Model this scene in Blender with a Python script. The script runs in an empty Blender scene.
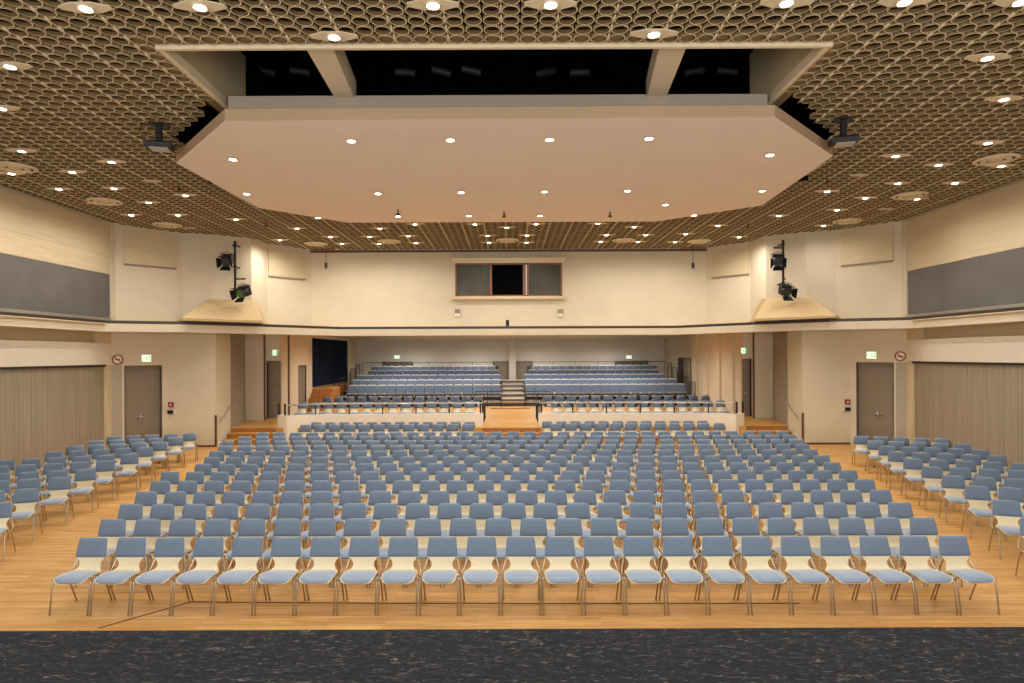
import bpy, math, random
import numpy as np
from mathutils import Vector, Matrix

random.seed(7)
C = bpy.context.scene.collection
PI = math.pi

# ------------------------------------------------------------------ camera
F, CX, CY, H, ROLL = 640.0, 509.0, 355.0, 3.2, 0.0042
cam_d = bpy.data.cameras.new('camera')
cam = bpy.data.objects.new('camera', cam_d)
C.objects.link(cam)
cam_d.sensor_width = 36.0
cam_d.lens = F / 1024 * 36
cam_d.shift_x = (512 - CX) / 1024
cam_d.shift_y = (CY - 341.5) / 1024
cam_d.clip_start, cam_d.clip_end = 0.05, 200
cr, sr = math.cos(ROLL), math.sin(ROLL)
cam.matrix_world = Matrix(((cr, sr, 0, 0), (0, 0, -1, 0), (-sr, cr, 0, H), (0, 0, 0, 1)))
bpy.context.scene.camera = cam


def at_z(px, py, z):
    u, v = px - CX, py - CY
    u, v = u - ROLL * v, v + ROLL * u
    d = (H - z) * F / v
    return (u * d / F, d)


def at_y(px, py, y):
    u, v = px - CX, py - CY
    u, v = u - ROLL * v, v + ROLL * u
    return (u * y / F, H - v * y / F)


# ------------------------------------------------------------------ materials
def new_mat(name):
    m = bpy.data.materials.new(name)
    m.use_nodes = True
    nt = m.node_tree
    return m, nt, nt.nodes['Principled BSDF']


def S(hexs):
    hexs = hexs.lstrip('#')
    out = []
    for i in (0, 2, 4):
        c = int(hexs[i:i + 2], 16) / 255
        out.append(c / 12.92 if c <= .04045 else ((c + .055) / 1.055) ** 2.4)
    return tuple(out) + (1,)


def plain(name, col, rough=.6, metal=0.0, var=.06, scale=8.0, bump=0.0, sheen=0.0, spec=.5):
    m, nt, b = new_mat(name)
    b.inputs['Roughness'].default_value = rough
    b.inputs['Metallic'].default_value = metal
    b.inputs['Specular IOR Level'].default_value = spec
    if sheen:
        b.inputs['Sheen Weight'].default_value = sheen
        b.inputs['Sheen Roughness'].default_value = .4
    c = S(col) if isinstance(col, str) else col
    tc = nt.nodes.new('ShaderNodeTexCoord')
    no = nt.nodes.new('ShaderNodeTexNoise')
    no.inputs['Scale'].default_value = scale
    no.inputs['Detail'].default_value = 4
    nt.links.new(tc.outputs['Object'], no.inputs['Vector'])
    rp = nt.nodes.new('ShaderNodeValToRGB')
    rp.color_ramp.elements[0].position, rp.color_ramp.elements[1].position = .3, .7
    rp.color_ramp.elements[0].color = tuple(x * (1 - var) for x in c[:3]) + (1,)
    rp.color_ramp.elements[1].color = tuple(min(1, x * (1 + var)) for x in c[:3]) + (1,)
    nt.links.new(no.outputs['Fac'], rp.inputs['Fac'])
    nt.links.new(rp.outputs['Color'], b.inputs['Base Color'])
    if bump:
        bp = nt.nodes.new('ShaderNodeBump')
        bp.inputs['Strength'].default_value = bump
        bp.inputs['Distance'].default_value = .01
        nt.links.new(no.outputs['Fac'], bp.inputs['Height'])
        nt.links.new(bp.outputs['Normal'], b.inputs['Normal'])
    return m


def emit(name, col, strength):
    m, nt, b = new_mat(name)
    c = S(col)
    b.inputs['Base Color'].default_value = c
    b.inputs['Emission Color'].default_value = c
    b.inputs['Emission Strength'].default_value = strength
    try:
        m.cycles.emission_sampling = 'NONE'
    except Exception:
        pass
    return m


def parquet():
    m, nt, b = new_mat('oak_parquet')
    tc = nt.nodes.new('ShaderNodeTexCoord')
    br = nt.nodes.new('ShaderNodeTexBrick')
    br.offset = .37
    br.inputs['Scale'].default_value = 1
    br.inputs['Brick Width'].default_value = 1.1
    br.inputs['Row Height'].default_value = .075
    br.inputs['Mortar Size'].default_value = .0015
    br.inputs['Color1'].default_value = S('#dbad68')
    br.inputs['Color2'].default_value = S('#c99450')
    br.inputs['Mortar'].default_value = S('#6b4520')
    nt.links.new(tc.outputs['Object'], br.inputs['Vector'])
    mp = nt.nodes.new('ShaderNodeMapping')
    mp.inputs['Scale'].default_value = (1.2, 16, 1)
    nt.links.new(tc.outputs['Object'], mp.inputs['Vector'])
    no = nt.nodes.new('ShaderNodeTexNoise')
    no.inputs['Scale'].default_value = 1.2
    no.inputs['Detail'].default_value = 6
    nt.links.new(mp.outputs['Vector'], no.inputs['Vector'])
    rp = nt.nodes.new('ShaderNodeValToRGB')
    rp.color_ramp.elements[0].position, rp.color_ramp.elements[1].position = .3, .75
    rp.color_ramp.elements[0].color = (.62, .58, .52, 1)
    rp.color_ramp.elements[1].color = (1.1, 1.08, 1.05, 1)
    nt.links.new(no.outputs['Fac'], rp.inputs['Fac'])
    mx = nt.nodes.new('ShaderNodeMix')
    mx.data_type, mx.blend_type = 'RGBA', 'MULTIPLY'
    mx.inputs['Factor'].default_value = .8
    nt.links.new(br.outputs['Color'], mx.inputs['A'])
    nt.links.new(rp.outputs['Color'], mx.inputs['B'])
    nt.links.new(mx.outputs['Result'], b.inputs['Base Color'])
    b.inputs['Roughness'].default_value = .38
    b.inputs['Specular IOR Level'].default_value = .4
    return m


def stage_black():
    m, nt, b = new_mat('black_stage_boards')
    tc = nt.nodes.new('ShaderNodeTexCoord')
    mp = nt.nodes.new('ShaderNodeMapping')
    mp.inputs['Scale'].default_value = (3.2, 9, 1)
    nt.links.new(tc.outputs['Object'], mp.inputs['Vector'])
    no = nt.nodes.new('ShaderNodeTexNoise')
    no.inputs['Scale'].default_value = 3.2
    no.inputs['Detail'].default_value = 9
    no.inputs['Roughness'].default_value = .72
    no.inputs['Distortion'].default_value = 1.4
    nt.links.new(mp.outputs['Vector'], no.inputs['Vector'])
    rp = nt.nodes.new('ShaderNodeValToRGB')
    e = rp.color_ramp.elements
    e[0].position, e[0].color = .35, S('#1b1c20')
    e[1].position, e[1].color = .52, S('#25272b')
    x = e.new(.58); x.color = S('#333437')
    x = e.new(.64); x.color = S('#6a6968')
    nt.links.new(no.outputs['Fac'], rp.inputs['Fac'])
    nt.links.new(rp.outputs['Color'], b.inputs['Base Color'])
    b.inputs['Roughness'].default_value = .75
    b.inputs['Specular IOR Level'].default_value = .08
    return m


def veneer(name, c1, c2, period=.62, axis='X', rough=.5, contrast=1.0):
    """tall wood or fabric panels with soft vertical grain and thin seams"""
    m, nt, b = new_mat(name)
    tc = nt.nodes.new('ShaderNodeTexCoord')
    mp = nt.nodes.new('ShaderNodeMapping')
    mp.inputs['Scale'].default_value = (9, 9, .35)
    nt.links.new(tc.outputs['Object'], mp.inputs['Vector'])
    no = nt.nodes.new('ShaderNodeTexNoise')
    no.inputs['Scale'].default_value = 1.3
    no.inputs['Detail'].default_value = 6
    nt.links.new(mp.outputs['Vector'], no.inputs['Vector'])
    rp = nt.nodes.new('ShaderNodeValToRGB')
    rp.color_ramp.elements[0].position, rp.color_ramp.elements[1].position = .3, .7
    rp.color_ramp.elements[0].color, rp.color_ramp.elements[1].color = S(c1), S(c2)
    nt.links.new(no.outputs['Fac'], rp.inputs['Fac'])
    sx = nt.nodes.new('ShaderNodeSeparateXYZ')
    nt.links.new(tc.outputs['Object'], sx.inputs['Vector'])
    md = nt.nodes.new('ShaderNodeMath'); md.operation = 'PINGPONG'
    md.inputs[1].default_value = period / 2
    nt.links.new(sx.outputs[axis], md.inputs[0])
    lt = nt.nodes.new('ShaderNodeMath'); lt.operation = 'LESS_THAN'
    lt.inputs[1].default_value = .008
    nt.links.new(md.outputs[0], lt.inputs[0])
    mx = nt.nodes.new('ShaderNodeMix')
    mx.data_type, mx.blend_type = 'RGBA', 'MULTIPLY'
    nt.links.new(lt.outputs[0], mx.inputs['Factor'])
    nt.links.new(rp.outputs['Color'], mx.inputs['A'])
    mx.inputs['B'].default_value = (.62, .6, .57, 1)
    nt.links.new(mx.outputs['Result'], b.inputs['Base Color'])
    b.inputs['Roughness'].default_value = rough
    return m


def creased(name, c1, c2):
    """cream acoustic cloth with slack diagonal creases and two horizontal seams"""
    m, nt, b = new_mat(name)
    tc = nt.nodes.new('ShaderNodeTexCoord')
    mp = nt.nodes.new('ShaderNodeMapping')
    mp.inputs['Rotation'].default_value = (math.radians(38), 0, 0)
    mp.inputs['Scale'].default_value = (1, .35, 2.6)
    nt.links.new(tc.outputs['Object'], mp.inputs['Vector'])
    no = nt.nodes.new('ShaderNodeTexNoise')
    no.inputs['Scale'].default_value = 2.4
    no.inputs['Detail'].default_value = 2
    nt.links.new(mp.outputs['Vector'], no.inputs['Vector'])
    rp = nt.nodes.new('ShaderNodeValToRGB')
    rp.color_ramp.elements[0].position, rp.color_ramp.elements[1].position = .35, .65
    rp.color_ramp.elements[0].color, rp.color_ramp.elements[1].color = S(c1), S(c2)
    nt.links.new(no.outputs['Fac'], rp.inputs['Fac'])
    nt.links.new(rp.outputs['Color'], b.inputs['Base Color'])
    bp = nt.nodes.new('ShaderNodeBump')
    bp.inputs['Strength'].default_value = .5
    bp.inputs['Distance'].default_value = .05
    nt.links.new(no.outputs['Fac'], bp.inputs['Height'])
    nt.links.new(bp.outputs['Normal'], b.inputs['Normal'])
    b.inputs['Roughness'].default_value = .85
    b.inputs['Specular IOR Level'].default_value = .1
    return m


CREAM = plain('cream_plaster', '#d0c4ae', .75, var=.03, scale=1.5, spec=.15)
CREAM_DIM = plain('warm_cream_plaster', '#d2bf9b', .75, var=.03, scale=1.5, spec=.15)
PANEL_W = plain('ceiling_panel_white', '#eee3d8', .8, var=.02, scale=1.2, spec=.1)
WHITE = plain('white_paint', '#e2dacb', .6, var=.02, spec=.2)
REAR = plain('rear_wall_grey', '#cdc7bd', .75, var=.03, scale=1.0, spec=.15)
RING = plain('ring_veneer_edge', '#ddd0b3', .6, var=.05, scale=6, spec=.2)
RINGW = plain('ring_veneer_shaded', '#8c7b5a', .7, var=.08, scale=6, spec=.1)  # same wood as the rim, occlusion between rings painted into the colour
RINGI = plain('ring_inside_shaded', '#65543a', .8, var=.1, scale=6, spec=.05)  # inner walls darker still, the shade inside each cell as colour
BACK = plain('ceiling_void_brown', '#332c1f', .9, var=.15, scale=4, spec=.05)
BLACK = plain('black_void', '#0c0d0e', .9, var=.2, spec=.05)
PARQ = parquet()
STAGE = stage_black()
ORANGE = veneer('oak_riser', '#96602c', '#ab7236', 1.2, 'X', .45)
CURTAIN = veneer('taupe_folding_panel', '#8f8574', '#a0957f', .62, 'Y', .6)
TAUPE = plain('taupe_door', '#84796a', .5, var=.05, scale=5, spec=.3)
TAUPE_D = plain('taupe_reveal', '#6d6357', .6, var=.05, scale=5, spec=.2)
GREY = plain('grey_acoustic_cloth', '#6b6865', .8, var=.10, scale=1.3, spec=.15)
CLOTH = creased('cream_acoustic_cloth', '#c9b99b', '#cdbd9f')
BLUE = plain('blue_upholstery', '#65758a', .85, var=.07, scale=60, sheen=.3, spec=.15)
BLUE2 = plain('seat_blue_upholstery', '#7c8ea5', .5, var=.06, scale=60, sheen=.8, spec=.5)
BIRCH = plain('birch_plywood', '#d6c8a8', .42, var=.06, scale=10, spec=.4)
CHROME = plain('brushed_chrome', '#b3a48f', .33, .9, var=.05)
STEEL = plain('satin_steel', '#b9b9b6', .35, .85, var=.04)
DARKM = plain('black_metal', '#191919', .5, .3, var=.1)
DARKG = plain('dark_grey_plastic', '#33353a', .6, var=.1)
LEDGE = plain('dark_bronze_rail', '#3c342b', .5, .2, var=.08)
BROWN = plain('brown_wood_strip', '#5d3d24', .5, var=.1)
BRNWOOD = plain('reddish_window_wood', '#7c4d2b', .45, var=.12, scale=14)
NAVY = plain('navy_curtain', '#1b2436', .9, var=.2, scale=4, spec=.1)
GLASSG = plain('booth_glass', '#4a4b43', .2, 0, var=.35, scale=.9, spec=.6)
PROJ = plain('projector_grey', '#b4aea6', .5, var=.03)
RED = plain('red_paint', '#8c2a20', .5, var=.05)
LAMP = emit('lamp_glow', '#fff0d6', 16)
LAMP2 = emit('soffit_lamp_glow', '#ffe9c0', 1.1)
SIGN = emit('exit_sign_glow', '#dcf3d4', 1.0)
SIGNG = emit('exit_sign_green', '#6fbf86', .8)
GREEN = plain('green_lens', '#3e7d2a', .2, spec=.6)
CABLE = plain('cable_rubber', '#3a2c1e', .7)


# ------------------------------------------------------------------ mesh builder
class B:
    def __init__(s):
        s.v, s.f, s.m = [], [], []

    def add(s, vs, fs, mi=0):
        o = len(s.v)
        s.v += [tuple(p) for p in vs]
        s.f += [tuple(i + o for i in f) for f in fs]
        s.m += [mi] * len(fs)
        return s

    def box(s, x0, x1, y0, y1, z0, z1, mi=0):
        x0, x1 = sorted((x0, x1)); y0, y1 = sorted((y0, y1)); z0, z1 = sorted((z0, z1))
        vs = [(x0, y0, z0), (x1, y0, z0), (x1, y1, z0), (x0, y1, z0), (x0, y0, z1), (x1, y0, z1), (x1, y1, z1), (x0, y1, z1)]
        fs = [(3, 2, 1, 0), (4, 5, 6, 7), (0, 1, 5, 4), (1, 2, 6, 5), (2, 3, 7, 6), (3, 0, 4, 7)]
        return s.add(vs, fs, mi)

    def prism(s, poly, z0, z1, mi=0):
        a = sum(poly[i][0] * poly[(i + 1) % len(poly)][1] - poly[(i + 1) % len(poly)][0] * poly[i][1] for i in range(len(poly)))
        if a < 0:
            poly = poly[::-1]
        n = len(poly)
        vs = [(x, y, z0) for x, y in poly] + [(x, y, z1) for x, y in poly]
        fs = [tuple(range(n - 1, -1, -1)), tuple(range(n, 2 * n))]
        fs += [(i, (i + 1) % n, n + (i + 1) % n, n + i) for i in range(n)]
        return s.add(vs, fs, mi)

    def loft(s, p0, p1, mi=0):
        n = len(p0)
        vs = list(p0) + list(p1)
        fs = [tuple(range(n - 1, -1, -1)), tuple(range(n, 2 * n))]
        fs += [(i, (i + 1) % n, n + (i + 1) % n, n + i) for i in range(n)]
        return s.add(vs, fs, mi)

    def seg(s, a, b, z0, z1, t, mi=0):
        """upright slab along a->b (plan), thickness t to the LEFT of the direction"""
        dx, dy = b[0] - a[0], b[1] - a[1]
        L = math.hypot(dx, dy)
        nx, ny = -dy / L * t, dx / L * t
        return s.prism([a, b, (b[0] + nx, b[1] + ny), (a[0] + nx, a[1] + ny)], z0, z1, mi)

    def tube(s, path, r, n=8, mi=0):
        path = [Vector(p) for p in path]
        rings = []
        up = None
        for i, p in enumerate(path):
            t = (path[min(i + 1, len(path) - 1)] - path[max(i - 1, 0)]).normalized()
            if up is None:
                ref = Vector((0, 0, 1)) if abs(t.z) < .9 else Vector((1, 0, 0))
                up = t.cross(ref).normalized()
            up = (up - t * up.dot(t)).normalized()
            w = t.cross(up)
            rings.append([p + up * (r * math.cos(2 * PI * k / n)) + w * (r * math.sin(2 * PI * k / n)) for k in range(n)])
        vs = [q for rg in rings for q in rg]
        fs = []
        for i in range(len(path) - 1):
            for k in range(n):
                k2 = (k + 1) % n
                fs.append((i * n + k, (i + 1) * n + k, (i + 1) * n + k2, i * n + k2))
        L = (len(path) - 1) * n
        fs.append(tuple(range(n)))
        fs.append(tuple(L + k for k in range(n - 1, -1, -1)))
        return s.add(vs, fs, mi)

    def lathe(s, prof, c=(0, 0, 0), n=24, mi=0, cap=True):
        """prof: (r, z) list, closed top/bottom when r>0"""
        vs, fs = [], []
        for r, z in prof:
            for k in range(n):
                vs.append((c[0] + r * math.cos(2 * PI * k / n), c[1] + r * math.sin(2 * PI * k / n), c[2] + z))
        for i in range(len(prof) - 1):
            for k in range(n):
                k2 = (k + 1) % n
                fs.append((i * n + k, i * n + k2, (i + 1) * n + k2, (i + 1) * n + k))
        if cap:
            fs.append(tuple(range(n - 1, -1, -1)))
            L = (len(prof) - 1) * n
            fs.append(tuple(L + k for k in range(n)))
        return s.add(vs, fs, mi)

    def mirror(s):
        s.v = [(-x, y, z) for x, y, z in s.v]
        s.f = [f[::-1] for f in s.f]
        return s

    def xf(s, M):
        s.v = [tuple(M @ Vector(p)) for p in s.v]
        return s

    def build(s, name, mats, parent=None, smooth=False, kind=None, loc=None):
        me = bpy.data.meshes.new(name)
        me.from_pydata(s.v, [], s.f)
        for m in (mats if isinstance(mats, (list, tuple)) else [mats]):
            me.materials.append(m)
        if any(s.m):
            me.polygons.foreach_set('material_index', s.m)
        if smooth:
            me.polygons.foreach_set('use_smooth', [True] * len(me.polygons))
            try:
                me.set_sharp_from_angle(angle=math.radians(40))
            except Exception:
                pass
        o = bpy.data.objects.new(name, me)
        C.objects.link(o)
        if parent is not None:
            o.parent = parent
        if loc:
            o.location = loc
        if kind:
            o['kind'] = kind
        return o


def tag(o, label, cat, group=None, kind=None):
    o['label'], o['category'] = label, cat
    if group:
        o['group'] = group
    if kind:
        o['kind'] = kind
    return o


def thing(name, label, cat, loc=(0, 0, 0), rz=0.0, group=None):
    o = bpy.data.objects.new(name, None)
    o.empty_display_size = .1
    C.objects.link(o)
    o.location, o.rotation_euler = loc, (0, 0, rz)
    return tag(o, label, cat, group)


def struct(name, b, mats, parent=None, smooth=False):
    return b.build(name, mats, parent, smooth, 'structure' if parent is None else None)


ORD = ['first', 'second', 'third', 'fourth', 'fifth', 'sixth', 'seventh', 'eighth', 'ninth', 'tenth', 'eleventh', 'twelfth',
       'thirteenth', 'fourteenth', 'fifteenth', 'sixteenth', 'seventeenth', 'eighteenth', 'nineteenth', 'twentieth']


def ordn(i):
    """1-based ordinal word"""
    if i <= 20:
        return ORD[i - 1]
    if i == 30:
        return 'thirtieth'
    t = {2: 'twenty', 3: 'thirty', 4: 'forty'}[i // 10]
    return t + '-' + ORD[i % 10 - 1] if i % 10 else t.replace('y', 'ieth')


# ------------------------------------------------------------------ dimensions
ZC = 7.65          # ringed ceiling
ZP = 7.2           # underside of the white panel
XW = 13.3          # side walls
LZ0, LZ1 = 4.0, 4.36   # gallery fascia
PZ = .55           # platform
SOF = 4.24         # soffit under the gallery
YB = 41.0          # rear wall

# ------------------------------------------------------------------ floor, stage, platform
struct('floor', B().box(-16, 16, 3.5, 23.6, -.2, 0), PARQ)
struct('stage_floor', B().box(-15.5, 15.5, -1.5, 5.14, .9, 1.0).box(-15.5, 15.5, 4.9, 5.06, 0, .9), STAGE)
struct('floor_platform', B().box(-8.55, 8.68, 23.45, YB, .0, PZ).box(-12, -8.55, 23.83, YB, 0, PZ).box(8.68, 12, 23.83, YB, 0, PZ), PARQ)
# the risers and lower treads of the two side stairs and of the centre stair
for nm, xa, xb in (('left', -10.33, -8.62), ('right', 8.75, 10.33), ('centre', -.98, 1.1)):
    b = B()
    for k in range(3):
        z1 = PZ * (k + 1) / 3
        y0, y1 = 23.1 + .35 * k, 23.84
        if nm == 'centre':
            y0, y1 = 22.8 + .3 * k, 23.46
        b.box(xa, xb, y0, y1, 0, z1 - .03, 0)
        b.box(xa, xb, y0 - .02, y1 + .01, z1 - .03, z1 + (0.004 if k == 2 else 0), 1)
    struct('steps_' + nm, b, [ORANGE, PARQ])

# parapet walls in front of the platform
PARL = [(-8.6, 23.75), (-8.1, 23.3), (-7.2, 23.7), (-1.0, 23.9)]
PARR = [(1.12, 23.9), (7.4, 23.7), (8.25, 23.3), (8.72, 23.75)]
for nm, pl in (('left', PARL), ('right', PARR)):
    b = B()
    for i in range(3):
        b.seg(pl[i], pl[i + 1], 0, .99, .16)
        b.seg(pl[i], pl[i + 1], .99, 1.02, .19, 1)
    e = pl[3] if nm == 'left' else pl[0]
    b.box(e[0] - .001, e[0] + (-.16 if nm == 'left' else .16), e[1], e[1] + .9, 0, 1.01)
    struct('wall_parapet_' + nm, b, [WHITE, WHITE])

# tribune
b = B()
for k in range(5):
    z = .78 + .23 * k
    y0 = 33.15 + 1.2 * k
    b.box(-9.2, -.42, y0, y0 + 1.2 if k < 4 else 39.9, z - .06, z, 0)
    b.box(.82, 9.75, y0, y0 + 1.2 if k < 4 else 39.9, z - .06, z, 0)
    b.box(-9.2, -.42, y0 + .04, y0 + .1, z - .23, z - .06, 1)
    b.box(.82, 9.75, y0 + .04, y0 + .1, z - .23, z - .06, 1)
    # centre aisle treads, light grey with a dark gap under
    yy = 33.0 + 1.15 * k
    z = .95 + .19 * k
    b.box(-.42, .82, yy, yy + 1.16, z - .05, z, 0)
    b.box(-.42, .82, yy + .06, yy + .1, z - .23, z - .11, 0).box(-.42, .82, yy + .05, yy + .1, z - .11, z - .05, 1)
struct('floor_tiers', b, [plain('tier_grey', '#a59c8e', .6, var=.04), DARKG])

# ------------------------------------------------------------------ ceiling of rings
OPX0, OPX1, OPY0, OPY1 = -4.97, 4.58, 9.26, 12.1
PAN = [at_z(*p, ZP) for p in ((224.6, 120.7), (176, 163), (259, 208), (348, 222.7), (656, 221.6), (762, 205.5), (833, 156), (775, 116.8))]
PITCH = .25


def upper_limit(x):
    """how far back the ceiling runs at x"""
    ax = abs(x)
    pts = [(0, 27.0), (8.35, 27.0), (9.6, 25.5), (9.75, 24.3), (10.9, 23.5), (11.8, 23.2), (XW, 21.5)]
    for (a, ya), (c, yc) in zip(pts, pts[1:]):
        if a <= ax <= c:
            return ya + (yc - ya) * (ax - a) / (c - a)
    return 21.5


def inside(poly, x, y):
    r = False
    j = len(poly) - 1
    for i in range(len(poly)):
        xi, yi = poly[i]; xj, yj = poly[j]
        if (yi > y) != (yj > y) and x < (xj - xi) * (y - yi) / (yj - yi) + xi:
            r = not r
        j = i
    return r


def scale_poly(poly, d):
    cx = sum(p[0] for p in poly) / len(poly); cy = sum(p[1] for p in poly) / len(poly)
    return [(cx + (x - cx) * (1 + d / math.hypot(x - cx, y - cy)), cy + (y - cy) * (1 + d / math.hypot(x - cx, y - cy))) for x, y in poly]


GAP = scale_poly(PAN, .08)      # dark slot round the white panel
CORE = scale_poly(PAN, -1.0)


def ceil_open(x, y, pad=0.0):
    if OPX0 - pad < x < OPX1 + pad and OPY0 - pad < y < OPY1 + pad:
        return True
    if y < 14.0 and inside(GAP, x, y):
        return True
    return inside(CORE, x, y)


n = 14
ang = np.arange(n) * 2 * PI / n + PI / n
ro, ri, hz = .12, .105, .055
cs, sn = np.cos(ang), np.sin(ang)
ring_v = np.concatenate([np.stack([ro * cs, ro * sn, np.full(n, hz)], 1), np.stack([ro * cs, ro * sn, np.zeros(n)], 1),
                         np.stack([ri * cs, ri * sn, np.zeros(n)], 1), np.stack([ri * cs, ri * sn, np.full(n, hz)], 1)])
ring_f = []
for a in range(3):
    for k in range(n):
        k2 = (k + 1) % n
        ring_f.append((a * n + k, (a + 1) * n + k, (a + 1) * n + k2, a * n + k2))
ring_f = np.array(ring_f)


def boxes_np(c, h):
    c = np.array(c); k = len(c)
    o = np.array([(-1, -1, -1), (1, -1, -1), (1, 1, -1), (-1, 1, -1), (-1, -1, 1), (1, -1, 1), (1, 1, 1), (-1, 1, 1)]) * np.array(h)
    f = np.array([(3, 2, 1, 0), (0, 1, 5, 4), (1, 2, 6, 5), (2, 3, 7, 6), (3, 0, 4, 7)])
    v = (c[:, None, :] + o[None]).reshape(-1, 3)
    ff = (f[None] + (np.arange(k) * 8)[:, None, None]).reshape(-1, 4)
    return v, ff


centres, links, seams = [], [], []
ix0, ix1 = int(-XW / PITCH), int(XW / PITCH)
for i in range(ix0, ix1 + 1):
    x = i * PITCH + .04
    if abs(x) > XW - .12:
        continue
    y = 7.02
    while y < upper_limit(x) - .1:
        if not ceil_open(x, y, .05):
            centres.append((x, y, ZC))
            if not ceil_open(x, y + PITCH / 2, .02):
                links.append((x, y + PITCH / 2, ZC + .02))
            if i % 3 == 0:
                seams.append((x - PITCH / 2, y, ZC + .02))
        y += PITCH
cen = np.array(centres)
rv = (cen[:, None, :] + ring_v[None]).reshape(-1, 3)
rf = (ring_f[None] + (np.arange(len(cen)) * 4 * n)[:, None, None]).reshape(-1, 4)
lv, lf = boxes_np(links, (.014, .014, .018))
sv, sf = boxes_np(seams, (.008, PITCH / 2, .018))
# backing board as a grid of quads with the openings left out
bv, bf = [], []
G = .25
yy = 6.8
while yy < 27.2:
    xx = -XW
    while xx < XW - .01:
        xm, ym = xx + G / 2, yy + G / 2
        if ym < upper_limit(xm) + .15 and not ceil_open(xm, ym):
            o = len(bv)
            bv += [(xx, yy, ZC + .06), (xx, yy + G, ZC + .06), (xx + G, yy + G, ZC + .06), (xx + G, yy, ZC + .06)]
            bf.append((o, o + 1, o + 2, o + 3))
        xx += G
    yy += G
V = np.concatenate([rv, lv, sv, np.array(bv)])
fo = [0, len(rv), len(rv) + len(lv), len(rv) + len(lv) + len(sv)]
FA = np.concatenate([rf + fo[0], lf + fo[1], sf + fo[2], np.array(bf) + fo[3]])
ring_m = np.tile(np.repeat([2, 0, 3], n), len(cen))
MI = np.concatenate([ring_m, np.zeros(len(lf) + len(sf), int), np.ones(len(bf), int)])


def np_mesh(name, V, FA, MI, mats, smooth=None):
    me = bpy.data.meshes.new(name)
    me.vertices.add(len(V))
    me.vertices.foreach_set('co', V.astype(np.float32).ravel())
    me.loops.add(FA.size)
    me.loops.foreach_set('vertex_index', FA.astype(np.int32).ravel())
    me.polygons.add(len(FA))
    me.polygons.foreach_set('loop_start', (np.arange(len(FA)) * 4).astype(np.int32))
    me.polygons.foreach_set('material_index', MI.astype(np.int32))
    if smooth is not None:
        me.polygons.foreach_set('use_smooth', smooth)
    for m in mats:
        me.materials.append(m)
    me.update(calc_edges=True)
    me.validate()
    o = bpy.data.objects.new(name, me)
    C.objects.link(o)
    return o


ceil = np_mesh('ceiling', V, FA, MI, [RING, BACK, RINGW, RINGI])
ceil['kind'] = 'structure'

# light opening in front of the white panel: trims, side cheeks, black void
b = B()
b.box(OPX0 - .1, OPX1 + .1, OPY0 - .06, OPY0, ZC - .03, ZC + .25)
for s in (-1, 1):
    x = OPX0 if s < 0 else OPX1
    b.box(x, x + s * .07, OPY0 + .001, OPY1, ZC - .03, ZC + .12)
b.box(OPX0 - .34, OPX1 + .34, OPY0 - .3, OPY0 - .06, ZC + .04, ZC + .07, 1)
b.box(OPX0 - .34, OPX0 - .07, OPY0 - .06, 12.0, ZC + .04, ZC + .07, 1).box(OPX1 + .07, OPX1 + .34, OPY0 - .06, 12.0, ZC + .04, ZC + .07, 1)
struct('trim_1', b, [RING, RINGW])
b = B()
for s in (-1, 1):
    x = OPX0 if s < 0 else OPX1
    b.box(x + s * .07, x + s * .13, OPY0, 12.3, ZC + .0, ZC + 1.3)
    b.box(x, x - s * .12, 11.5, 11.56, ZC - .12, ZC + .2)
struct('wall_light_opening', b, CREAM_DIM)
b = B()
b.box(-5.5, 5.5, OPY0 - .1, OPY0 - .06, ZC + .13, ZC + 2.2)
b.box(-7.5, 7.5, 9.2, 20.5, ZC + 2.2, ZC + 2.3)
b.box(-7.6, -7.5, 9.2, 20.5, ZC + .14, ZC + 2.3)
b.box(7.5, 7.6, 9.2, 20.5, ZC + .14, ZC + 2.3)
b.box(-7.5, 7.5, 16.0, 16.1, ZC - .1, ZC + 2.3)
b.box(-5.2, -5.05, 12.1, 16, ZC + .14, ZC + 1.4)
b.box(5.05, 5.2, 12.1, 16, ZC + .14, ZC + 1.4)
struct('wall_ceiling_void', b, BLACK)
for px0, px1, nm in ((318, 341, 1), (673, 660, 2)):
    xa = at_z(px0, 49, ZC)[0]
    xb = at_z(px1, 95, ZC)[0]
    b = B()
    p0 = [(xa - .2, OPY0, ZC + .05), (xa + .2, OPY0, ZC + .05), (xa + .2, OPY0, ZC + .45), (xa - .2, OPY0, ZC + .45)]
    p1 = [(xb - .16, 11.35, ZC + .02), (xb + .16, 11.35, ZC + .02), (xb + .16, 11.35, ZC + .42), (xb - .16, 11.35, ZC + .42)]
    b.loft(p0, p1)
    struct('beam_opening_%d' % nm, b, CREAM)
# dim stage lanterns hanging in the black void
vm = plain('void_lantern_grey', '#4a4a48', .5, .3)
for i, (px, py, a) in enumerate(((265, 71, .3), (300, 71, .2), (405, 72, .1), (440, 71, .5), (470, 70, .4), (546, 72, -.5), (580, 72, -.2), (695, 71, -.5), (726, 71, .1))):
    x, z = at_y(px, py, 14.0)
    t = thing('stage_lantern', 'dim stage lantern in the black ceiling opening, %s from left' % ordn(i + 1), 'stage light', (x, 14.0, z), a, 'lanterns in the ceiling opening')
    B().tube([(-.2, 0, 0), (.05, -.03, -.02), (.22, -.06, -.05)], .075, 10).build('body', vm, t, True)
    B().tube([(0, 0, .05), (0, 0, ZC + 2.2 - z)], .012, 6).build('hanger', DARKM, t)

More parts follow.
